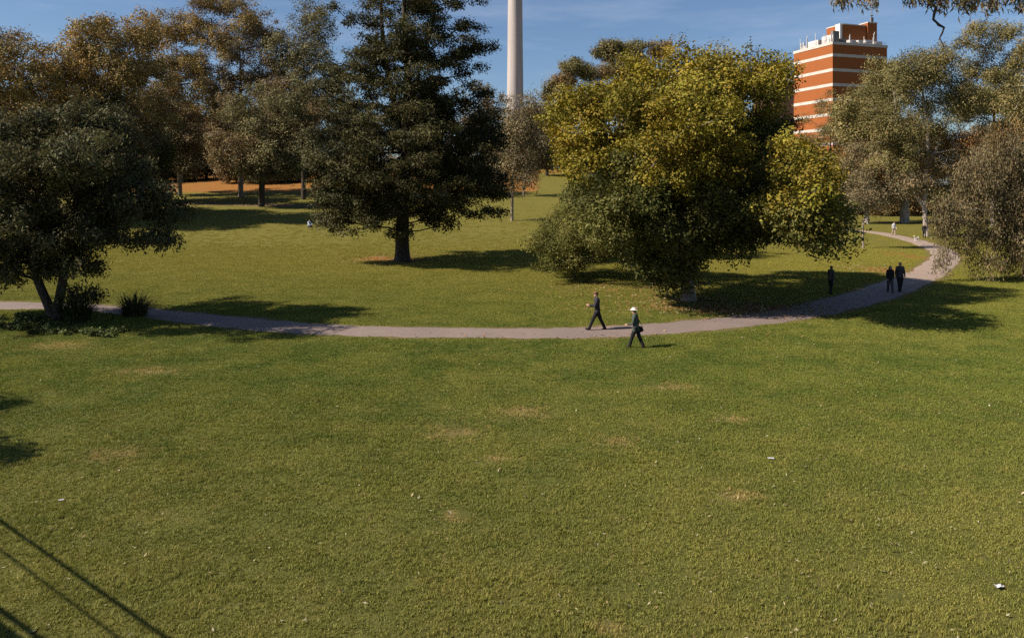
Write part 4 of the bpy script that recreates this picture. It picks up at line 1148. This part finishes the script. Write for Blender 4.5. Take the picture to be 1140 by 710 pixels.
# --- cables strung past the left of the camera, their shadows cross the near lawn
def cables():
    CB = simple("cable_black", (.02, .02, .02), .6)
    WD = simple("pole_timber", (.12, .095, .075), .9, bump=.5)
    h = 4.2
    off = Vector((LD.x, LD.y, 0)) / -LD.z * h
    def sh(px, py):
        Y = F * HC / (py - YH)
        return Vector(((px - 570) / F * Y, Y, 0)) - off
    lines = [((0, 579), (186, 710), .032), ((0, 611), (133, 710), .020), ((0, 678), (44, 710), .040), ((0, 700), (22, 716), .08)]
    ends = []
    grp = "cables strung past the left of the lawn"
    labs = ["black cable whose shadow is the topmost line on the lawn at bottom left", "thinnest black cable, casting the middle line of shadow at bottom left",
            "black cable casting the short thick shadow line in the bottom left corner", "thick bundled cable shading the very corner of the lawn at bottom left"]
    for (a, b, r), lab in zip(lines, labs):
        A, B = sh(*a), sh(*b)
        d = (B - A)
        E = B + d * .12
        S = A - d * 2.2
        if b[0] < 50: E = B + d * 1.0; S = A - d * 8
        mb = MB()
        n = 16
        mb.tube([S.lerp(E, k / n) + Vector((0, 0, h - .25 * math.sin(math.pi * k / n) ** 2 * 0)) for k in range(n + 1)], r, 8)
        o = mb.build("cable", CB, None, True)
        tag(o, lab, "cable", grp)
        ends.append((S, E))
    for nm, P in (("near", ends[0][1]), ("far", ends[0][0])):
        P = P + Vector((-1.0, -.6, 0))
        r = empty("cable_post", (P.x, P.y, tz(P.x, P.y)))
        tag(r, "timber post holding the cables, the %s one outside the picture" % nm, "post")
        mb = MB(); mb.tube([(0, 0, -.5), (0, 0, 4.7)], [.12, .10], 10); mb.build("pole", WD, r, True)
        mb = MB(); mb.tube([(-1.3, -.9, 4.15), (1.5, .8, 4.15)], .05, 8); mb.build("crossarm", WD, r, True)
cables()

# ------------------------------------------------------------------ undergrowth by the twin-stemmed tree
def tussock(px, py, h, n, seed, label):
    rng = np.random.default_rng(seed)
    b = gp(px, py)
    r = empty("spiky_tussock", b)
    tag(r, label, "plant", "spiky tussocks by the twin-stemmed tree")
    V = []; Fc = []; T = []
    for i in range(n):
        a = rng.uniform(0, 2 * math.pi); rr = rng.uniform(0, .55)
        p0 = np.array([math.cos(a) * rr, math.sin(a) * rr, -.05])
        le = rng.uniform(.1, 1.5)
        L = h * rng.uniform(.35, 1.15)
        out = np.array([math.cos(a + rng.normal(0, .5)), math.sin(a + rng.normal(0, .5)), 0])
        side = np.array([-out[1], out[0], 0]) * rng.uniform(.014, .028)
        col = np.array([.05, .055, .022]) * rng.uniform(.6, 1.7)
        k0 = len(V)
        for s in range(4):
            t = s / 4
            p = p0 + out * le * L * t ** 1.8 * .7 + np.array([0, 0, L * (t - .25 * le * t * t)])
            V += [p - side * (1 - t * .6), p + side * (1 - t * .6)]; T += [col, col]
        p = p0 + out * le * L * .75 + np.array([0, 0, L * (1 - .35 * le)]); V.append(p); T.append(col)
        for s in range(3): Fc.append((k0 + 2*s, k0 + 2*s + 1, k0 + 2*s + 3, k0 + 2*s + 2))
        Fc.append((k0 + 6, k0 + 7, k0 + 8))
    mesh_obj("blades", V, Fc, LEAF, r, False, np.array(T))
tussock(86, 357, 1.7, 650, 1, "upright spiky tussock right beside the foot of the twin-stemmed tree")
tussock(150, 352, 1.35, 650, 2, "wide spiky tussock beyond the path in the twin-stemmed tree's shadow")
def ground_cover():
    rng = np.random.default_rng(9)
    cen = []
    for (px, py, rx, ry, n) in [(60, 366, 1.6, .6, 26), (20, 364, 1.6, .5, 14), (78, 372, 2.3, .4, 22), (40, 358, 1.2, .5, 12), (110, 371, 1.4, .3, 8)]:
        q = gp(px, py)
        for _ in range(n):
            x, y = q.x + rng.normal(0, rx * .6), q.y + rng.normal(0, ry * .7)
            cen.append((x, y, tz(x, y) + .10))
    cen = np.array(cen)
    t = np.array([(.075, .09, .028)] * len(cen)) * np.exp(rng.normal(0, .25, (len(cen), 1)))
    o = make_leaves("ground_cover", rng, cen, np.full(len(cen), .26), .55, 16000, .09, .7, t, LEAF, None, twig=.05)
    tag(o, "low leafy weeds round the foot of the twin-stemmed tree", "weeds", kind="stuff")
ground_cover()

def scatter_leaves():
    rng = np.random.default_rng(15)
    P = []; S = []; T = []
    cols = np.array([(.34, .28, .16), (.24, .17, .085), (.40, .34, .24), (.27, .135, .06)])
    n = 2600
    Y = rng.uniform(9.5, 34, n); X = rng.uniform(-.72, .72, n) * Y
    w = (.35 + .65 * smooth(-.1, .4, X / Y)) * (1 - .55 * smooth(15, 30, Y))
    k = rng.random(n) < w
    X, Y = X[k], Y[k]
    P.append(np.stack([X, Y], -1)); S.append(rng.uniform(.02, .05, len(X))); T.append(cols[rng.integers(0, 3, len(X))])
    # under the big tree and the tall tree
    for (px, py, rx, ry, n) in [(800, 345, 6, 2.6, 1300), (690, 320, 5, 3.6, 600), (860, 343, 4, 2.6, 1500), (766, 334, 5, 4, 1300), (440, 291, 4, 4, 1500), (975, 300, 3, 4, 500), (600, 377, 8, 1.2, 90)]:
        Yp = F * HC / (py - YH); Xp = (px - 570) / F * Yp
        P.append(np.stack([Xp + rng.normal(0, rx * .55, n), Yp + rng.normal(0, ry * .55, n)], -1)); S.append(rng.uniform(.05, .11, n)); T.append(cols[rng.choice([1, 3, 3, 0], n)])
    P = np.concatenate(P); S = np.concatenate(S); T = np.concatenate(T)
    m = len(P)
    z = terrain(P[:, 0], P[:, 1]) + rng.uniform(.03, .055, m)
    p = np.concatenate([P, z[:, None]], 1)
    a = rng.uniform(0, 2 * np.pi, m); tl = rng.normal(0, .35, (m, 2))
    ax = np.stack([np.cos(a), np.sin(a), tl[:, 0]], -1) * S[:, None]; bx = np.stack([-np.sin(a), np.cos(a), tl[:, 1]], -1) * S[:, None] * rng.uniform(.15, .5, m)[:, None]
    V = np.stack([p - ax, p + bx, p + ax, p - bx], 1).reshape(-1, 3)
    o = mesh_obj("fallen_leaves", V, np.arange(4 * m).reshape(m, 4), LEAF, None, False, np.repeat(T * rng.uniform(.7, 1.2, (m, 1)), 4, 0))
    tag(o, "scattered dry fallen leaves on the lawn", "leaves", kind="stuff")
scatter_leaves()

PAPER = simple("white_paper", (.55, .54, .56), .7)
for k, (px, py, s, lab) in enumerate([(858, 514, .075, "crumpled white scrap lying in mid lawn, upper of the two at the right"), (1112, 656, .075, "crumpled white scrap on the grass near the bottom right corner"),
                                     (68, 561, .05, "small white scrap on the grass near the left edge, above the cable shadows")]):
    q = gp(px, py); rng = random.Random(k)
    mb = MB(); n = 5
    vs = []
    for i in range(n):
        for j in range(3):
            vs.append(((i - 2) * s * .5, (j - 1) * s * .55, rng.uniform(0, s * .35) + .02))
    fs = [(i*3+j, (i+1)*3+j, (i+1)*3+j+1, i*3+j+1) for i in range(n-1) for j in range(2)]
    mb.add(vs, fs)
    o = mb.build("paper_scrap", PAPER); o.location = (q.x, q.y, q.z + .03); o.rotation_euler = (0, 0, rng.uniform(-.5, .5))
    tag(o, lab, "litter", "white scraps on the lawn")

# ------------------------------------------------------------------ people
SKIN = simple("skin", (.42, .25, .17), .55, (.38, .21, .14), 20)
def cloth(name, col): return simple(name, col, .85, tuple(c * .75 for c in col), 14, .15, .3)
REM = []
def remesh(o, vox, sm=3):
    m = o.modifiers.new("surface", 'REMESH'); m.mode = 'VOXEL'; m.voxel_size = vox; m.use_smooth_shade = True
    s = o.modifiers.new("soft", 'SMOOTH'); s.factor = .6; s.iterations = sm
    REM.append(o)

def person(label, pos, heading, height, pose, wear, cat="person", group=None):
    """local frame: +Y forward, +X to the person's right. pose: dict of joint angles (degrees)"""
    root = empty("person", pos, heading)
    tag(root, label, cat, group)
    H = height
    k = H / 1.75
    S = lambda v: Vector(v) * k
    R = math.radians
    # joints
    seated = pose.get('seated', False)
    hipz = .93
    lean = R(pose.get('lean', 4))
    def leg(side, sw, kn):
        hip = Vector((side * .09, 0, hipz))
        th, sh = .44, .43
        knee = hip + Vector((0, math.sin(R(sw)), -math.cos(R(sw)))) * th
        a = R(sw - kn)
        ank = knee + Vector((side * .005, math.sin(a), -math.cos(a))) * sh
        return hip, knee, ank, a
    legs = {s: leg(s, *pose['leg'][s]) for s in (-1, 1)}
    drop = min(l[2].z for l in legs.values()) - .075
    if seated: drop = hipz - .12
    up = Vector((0, 0, -drop))
    chest = Vector((0, math.sin(lean) * .42, hipz + math.cos(lean) * .42))
    neck = Vector((0, math.sin(lean) * .56 , hipz + math.cos(lean) * .54))
    hd = R(pose.get('head', 0))
    head = neck + Vector((0, .03 + math.sin(hd) * .12, .165))
    shz = {}
    arms = {}
    for s in (-1, 1):
        sho = chest + Vector((s * .17, -.005, .055))
        sw, ab, el, inw = pose['arm'][s]
        d = Vector((s * math.sin(R(ab)), math.sin(R(sw)) * math.cos(R(ab)), -math.cos(R(sw)) * math.cos(R(ab))))
        elb = sho + d * .29
        a2 = sw + el
        d2 = Vector((-s * math.sin(R(inw)), math.sin(R(a2)) * math.cos(R(inw)), -math.cos(R(a2)) * math.cos(R(inw))))
        wr = elb + d2 * .25
        arms[s] = (sho, elb, wr, d2)
    T = lambda v: (v + up) * k
    body = MB(); top = MB(); tro = MB()
    def both(mb, e):
        mb.ell(T(Vector((0, 0, hipz + .03))), [(.155 + e) * k, (.105 + e) * k, (.12 + e) * k])
        mb.ell(T(Vector((0, math.sin(lean) * .2, hipz + .2))), [(.135 + e) * k, (.095 + e) * k, (.16 + e) * k])
        mb.ell(T(chest), [(.165 + e) * k, (.11 + e) * k, (.17 + e) * k])
        mb.cap(T(chest + Vector((-.13, 0, .09))), T(chest + Vector((.13, 0, .09))), (.06 + e) * k, (.06 + e) * k)
    both(body, 0); both(top, .024 + wear.get('loose', 0))
    if wear.get('long'):
        for s in (-1, 1): top.cap(T(legs[s][0] + Vector((0, 0, .05))), T(legs[s][0].lerp(legs[s][1], wear['long'])), .10 * k, .115 * k)
    body.cap(T(neck - Vector((0, 0, .06))), T(head - Vector((0, .02, .04))), .055 * k, .052 * k)
    # head with a face
    fr = Matrix.Rotation(-hd, 3, 'X')
    Hd = lambda v: T(head) + fr @ (Vector(v) * k)
    body.ell(Hd((0, -.01, .03)), [.076 * k, .094 * k, .098 * k])
    body.ell(Hd((0, .018, -.045)), [.056 * k, .068 * k, .068 * k])
    body.cap(Hd((0, .082, .005)), Hd((0, .103, -.022)), .010 * k, .013 * k, 8)
    body.ell(Hd((0, .076, -.062)), [.024 * k, .012 * k, .010 * k]); body.ell(Hd((0, .07, -.095)), [.022 * k, .016 * k, .016 * k])
    for s in (-1, 1):
        body.ell(Hd((s * .078, -.008, -.01)), [.010 * k, .020 * k, .032 * k])
        body.ell(Hd((s * .032, .082, .022)), [.020 * k, .008 * k, .007 * k])
        hip, knee, ank, a = legs[s]
        body.cap(T(hip), T(knee), .082 * k, .052 * k); body.cap(T(knee), T(ank), .052 * k, .036 * k)
        body.cap(T(ank), T(ank + Vector((0, .05 * math.cos(a * .5), -.035 + .05 * math.sin(a * .6)))), .032 * k, .028 * k)
        e = .018
        tro.cap(T(hip), T(knee), (.096 + e) * k, (.066 + e) * k); tro.cap(T(knee), T(ank + (knee - ank) * .04), (.062 + e) * k, (.052 + e) * k)
        sho, elb, wr, d2 = arms[s]
        body.cap(T(sho), T(elb), .047 * k, .036 * k); body.cap(T(elb), T(wr), .036 * k, .026 * k)
        top.cap(T(sho), T(elb), (.056 + .016) * k, (.044 + .016) * k)
        if wear.get('sleeve', 1) > .5: top.cap(T(elb), T(elb.lerp(wr, .9)), (.043 + .008) * k, (.032 + .008) * k)
        # hand: palm, four fingers and a thumb
        side = Vector((1, 0, 0)).cross(d2).normalized()
        acr = side
        inn = d2.cross(side).normalized() * (-s)
        pal = wr + d2 * .055
        body.cap(T(wr + d2 * .01), T(wr + d2 * .075), .026 * k, .028 * k)
        body.cap(T(wr + d2 * .04 + acr * .014), T(wr + d2 * .08 + acr * .02), .018 * k, .016 * k)
        curl = pose.get('curl', 35)
        for j, (o_, L) in enumerate([(.030, .066), (.010, .075), (-.010, .070), (-.029, .055)]):
            b0 = wr + d2 * .085 + acr * o_
            c1 = (d2 * math.cos(R(curl * .5)) + inn * math.sin(R(curl * .5)))
            c2 = (d2 * math.cos(R(curl * 1.4)) + inn * math.sin(R(curl * 1.4)))
            body.cap(T(b0), T(b0 + c1 * L * .55), .0095 * k, .009 * k, 8)
            body.cap(T(b0 + c1 * L * .55), T(b0 + c1 * L * .55 + c2 * L * .5), .009 * k, .0075 * k, 8)
        t0 = wr + d2 * .035 + acr * .026
        body.cap(T(t0), T(t0 + (d2 * .7 + acr * .7 + inn * .3).normalized() * .05), .012 * k, .009 * k, 8)
    tro.ell(T(Vector((0, 0, hipz + .015))), [.178 * k, .128 * k, .12 * k])
    ob = body.build("body", SKIN, root); remesh(ob, .0085 * k, 2)
    o = tro.build("trousers", wear['tro'], root); remesh(o, .014 * k, 3)
    o = top.build("jacket" if wear.get('jacket', True) else "shirt", wear['top'], root); remesh(o, .014 * k, 3)
    for s in (-1, 1):
        hip, knee, ank, a = legs[s]
        d = Vector((0, math.cos(a * .55), math.sin(a * .55)))
        if seated: d = Vector((0, .4, .9)).normalized()
        sh_ = MB()
        upv = Vector((0, -d.z, d.y))
        sh_.cap(T(ank - upv * .035 - d * .03), T(ank - upv * .045 + d * .14), .047 * k, .040 * k)
        sh_.cap(T(ank + upv * .01), T(ank - upv * .03), .046 * k, .048 * k)
        o = sh_.build("shoe", wear.get('shoe', BLACK), root); remesh(o, .012 * k, 2)
    if wear.get('hair'):
        hm = MB()
        hm.ell(Hd((0, -.022, .045)), [.086 * k, .098 * k, .092 * k])
        if wear.get('long_hair'):
            hm.ell(Hd((0, -.06, -.06)), [.085 * k, .055 * k, .15 * k])
            for s in (-1, 1): hm.cap(Hd((s * .072, -.005, .03)), Hd((s * .085, .0, -.16)), .026 * k, .03 * k)
        else:
            hm.ell(Hd((0, -.055, -.01)), [.074 * k, .05 * k, .07 * k])
        o = hm.build("hair", wear['hair'], root); remesh(o, .012 * k, 2)
    if wear.get('hat'):
        hm = MB()
        c = wear.get('brim', .15)
        if wear.get('cap'):
            hm.ell(Hd((0, -.012, .075)), [.092 * k, .108 * k, .072 * k]); hm.ell(Hd((0, .10, .068)), [.07 * k, .085 * k, .010 * k])
        else:
            hm.ell(Hd((0, -.012, .085)), [.094 * k, .11 * k, .085 * k]); hm.ell(Hd((0, -.01, .062)), [c * k, (c + .015) * k, .014 * k])
        o = hm.build("hat", wear['hat'], root); remesh(o, .012 * k, 2)
    return root, T, arms, k

BLACK = cloth("black_cloth", (.018, .017, .018))
NAVY = cloth("dark_navy_cloth", (.034, .031, .036))
GREEN = cloth("dark_green_jacket", (.06, .075, .062))
GREYT = cloth("charcoal_cloth", (.065, .060, .060))
HATW = cloth("pale_straw_hat", (.72, .66, .56))
HATB = cloth("brown_cap", (.16, .085, .045))
HAIR = simple("dark_hair", (.018, .013, .010), .5, spec=.5)
HAIRG = simple("grey_hair", (.12, .10, .085), .6)
WHITEC = cloth("white_shirt", (.62, .62, .66))
BLUEC = cloth("pale_blue_shirt", (.42, .47, .60))
BROWNC = cloth("brown_top", (.09, .05, .035))
JEANS = cloth("dark_jeans", (.045, .05, .07))

def hd(dx, dy):          # heading so that local +Y points along (dx, dy)
    return math.atan2(-dx, dy)

# walking man on the path, heading left, phone in raised hands
p = gp(665, 368)
r, T, arms, k = person("man in dark jacket and brown cap striding left along the path, hands raised", p + Vector((0, 0, .02)), hd(-1, .02), 1.78,
       dict(leg={-1: (28, 6), 1: (-20, 6)}, arm={-1: (22, 4, 78, 12), 1: (18, 6, 62, 10)}, lean=3, head=6), dict(top=NAVY, tro=BLACK, hat=HATB, cap=True, hair=HAIR, loose=.006, long=.12))
ph = MB(); w = T(arms[-1][2] + arms[-1][3] * .11)
ph.box(w.x + .01, w.y - .005, w.z - .02, w.x + .085, w.y + .006, w.z + .12)
tag(ph.build("phone", BLACK), "dark phone held up by the man in the brown cap", "phone").matrix_world = Matrix.Translation(r.location) @ Matrix.Rotation(r.rotation_euler.z, 4, 'Z')

# woman with a pale hat on the grass
p = gp(708, 388)
r, T, arms, k = person("woman in pale brimmed hat and dark green jacket walking on the grass below the path", p, hd(-.93, .35), 1.64,
       dict(leg={-1: (20, 4), 1: (-17, 8)}, arm={-1: (14, 5, 60, 10), 1: (-18, 18, 30, -4)}, lean=5, head=8), dict(top=GREEN, tro=BLACK, hat=HATW, brim=.165, hair=HAIR, loose=.012, long=.28))
hb = MB(); hbp = Vector((.27 * k, -.12 * k, .80 * k))
hb.ell(hbp, [.06, .14, .12]); hb.ell(hbp - Vector((0, 0, .04)), [.07, .16, .10])
o = hb.build("shoulder_bag", BLACK); remesh(o, .014)
hs = MB(); tp = T(arms[1][0] + Vector((-.02, 0, .065)))
hs.tube([hbp + Vector((0, .1, .08)), hbp.lerp(tp, .5) + Vector((.03, .08, 0)), tp, hbp.lerp(tp, .5) + Vector((.02, -.08, 0)), hbp + Vector((0, -.12, .08))], .012, 6)
o2 = hs.build("strap", BLACK, o)
tag(o, "black shoulder bag at the right hip of the woman in the pale hat", "bag")
o.location = r.location; o.rotation_euler = r.rotation_euler

# couple on the path
p = gp(991, 326)
person("woman with long dark hair in black, left one of the pair walking on the path", p, hd(-.25, -1), 1.66,
       dict(leg={-1: (16, 4), 1: (-12, 10)}, arm={-1: (-12, 8, 14, 4), 1: (12, 10, 20, 4)}, lean=3), dict(top=BLACK, tro=GREYT, hair=HAIR, long_hair=True, loose=.01))
p = gp(1002, 325)
person("taller man in dark jacket, right one of the pair walking on the path", p, hd(-.2, -1), 1.84,
       dict(leg={-1: (-13, 10), 1: (15, 4)}, arm={-1: (12, 10, 18, 4), 1: (-14, 12, 16, 4)}, lean=3), dict(top=GREYT, tro=BLACK, hair=HAIRG, loose=.02, long=.12))
# figure in the shade
p = gp(925, 328)
person("person in dark clothes standing in the deep shade by the path", p, hd(.8, .4), 1.72,
       dict(leg={-1: (10, 3), 1: (-9, 6)}, arm={-1: (10, 10, 25, 4), 1: (-12, 10, 18, 4)}, lean=4), dict(top=GREYT, tro=BLACK, hair=HAIR, loose=.02))
# far walkers
p = gp(995, 262)
person("distant person in white top and pale trousers on the far path", p, hd(.3, -1), 1.72,
       dict(leg={-1: (12, 3), 1: (-10, 6)}, arm={-1: (10, 10, 25, 4), 1: (-12, 10, 18, 4)}), dict(top=WHITEC, tro=cloth("beige_trousers", (.35, .27, .22)), hair=HAIR, jacket=False))
p = gp(1029, 265)
person("distant person in black with brown hair in front of the white forked trunk", p, hd(-.5, -1), 1.74,
       dict(leg={-1: (14, 3), 1: (-12, 6)}, arm={-1: (10, 10, 25, 4), 1: (-12, 10, 18, 4)}), dict(top=BLACK, tro=BLACK, hair=HAIR))
# person sitting at the shade's edge
p = gp(344, 253)
person("person in pale blue shirt sitting on the grass at the edge of the shade", p, hd(.7, -.7), 1.72,
       dict(seated=True, leg={-1: (105, 75), 1: (98, 70)}, arm={-1: (50, 8, 20, 5), 1: (50, 8, 20, 5)}, lean=10), dict(top=BLUEC, tro=JEANS, hair=HAIR, jacket=False, loose=.02))

# small white dog
def dog():
    p = gp(1020, 269)
    r = empty("dog", p + Vector((0, 0, .02)), hd(-.9, -.4))
    tag(r, "small white dog trotting on the far path between the two distant walkers", "dog")
    FUR = simple("white_fur", (.72, .68, .62), .9, (.6, .55, .5), 12)
    m = MB()
    m.ell((0, .12, .36), (.105, .15, .13)); m.ell((0, -.10, .37), (.09, .17, .10)); m.ell((0, -.24, .37), (.09, .10, .105))
    m.cap((0, .20, .42), (0, .30, .56), .075, .06); m.ell((0, .34, .60), (.062, .08, .062)); m.cap((0, .38, .585), (0, .46, .565), .034, .022)
    for s in (-1, 1):
        m.cap((s * .05, .15, .32), (s * .055, .13 + s * .03, .18), .05, .03); m.cap((s * .055, .13 + s * .03, .18), (s * .055, .15 + s * .06, .03), .026, .02); m.cap((s * .055, .15 + s * .06, .025), (s * .055, .19 + s * .06, .02), .022, .02)
        m.cap((s * .055, -.25, .34), (s * .06, -.20 - s * .03, .22), .06, .04); m.cap((s * .06, -.20 - s * .03, .22), (s * .06, -.29 - s * .04, .12), .034, .022); m.cap((s * .06, -.29 - s * .04, .12), (s * .06, -.27 - s * .05, .03), .02, .02); m.cap((s * .06, -.27 - s * .05, .025), (s * .06, -.23 - s * .05, .02), .022, .02)
        m.cap((s * .05, .31, .64), (s * .07, .30, .57), .022, .012, 8)
    m.cap((0, -.33, .42), (0, -.40, .52), .024, .02); m.cap((0, -.40, .52), (0, -.36, .62), .02, .012)
    o = m.build("body", FUR, r); remesh(o, .012, 2)
    n = MB(); n.ell((0, .487, .57), (.014, .01, .011)); n.build("nose", BLACK, r, True)
dog()

bpy.context.view_layer.update()
dg = bpy.context.evaluated_depsgraph_get()
for o in REM:
    me = bpy.data.meshes.new_from_object(o.evaluated_get(dg))
    me.name = o.name
    o["_new"] = me.name
    o.data, old = me, o.data
    del o["_new"]
for o in REM: o.modifiers.clear()
print("tris", sum(len(o.data.polygons) for o in sc.objects if o.type == 'MESH'))
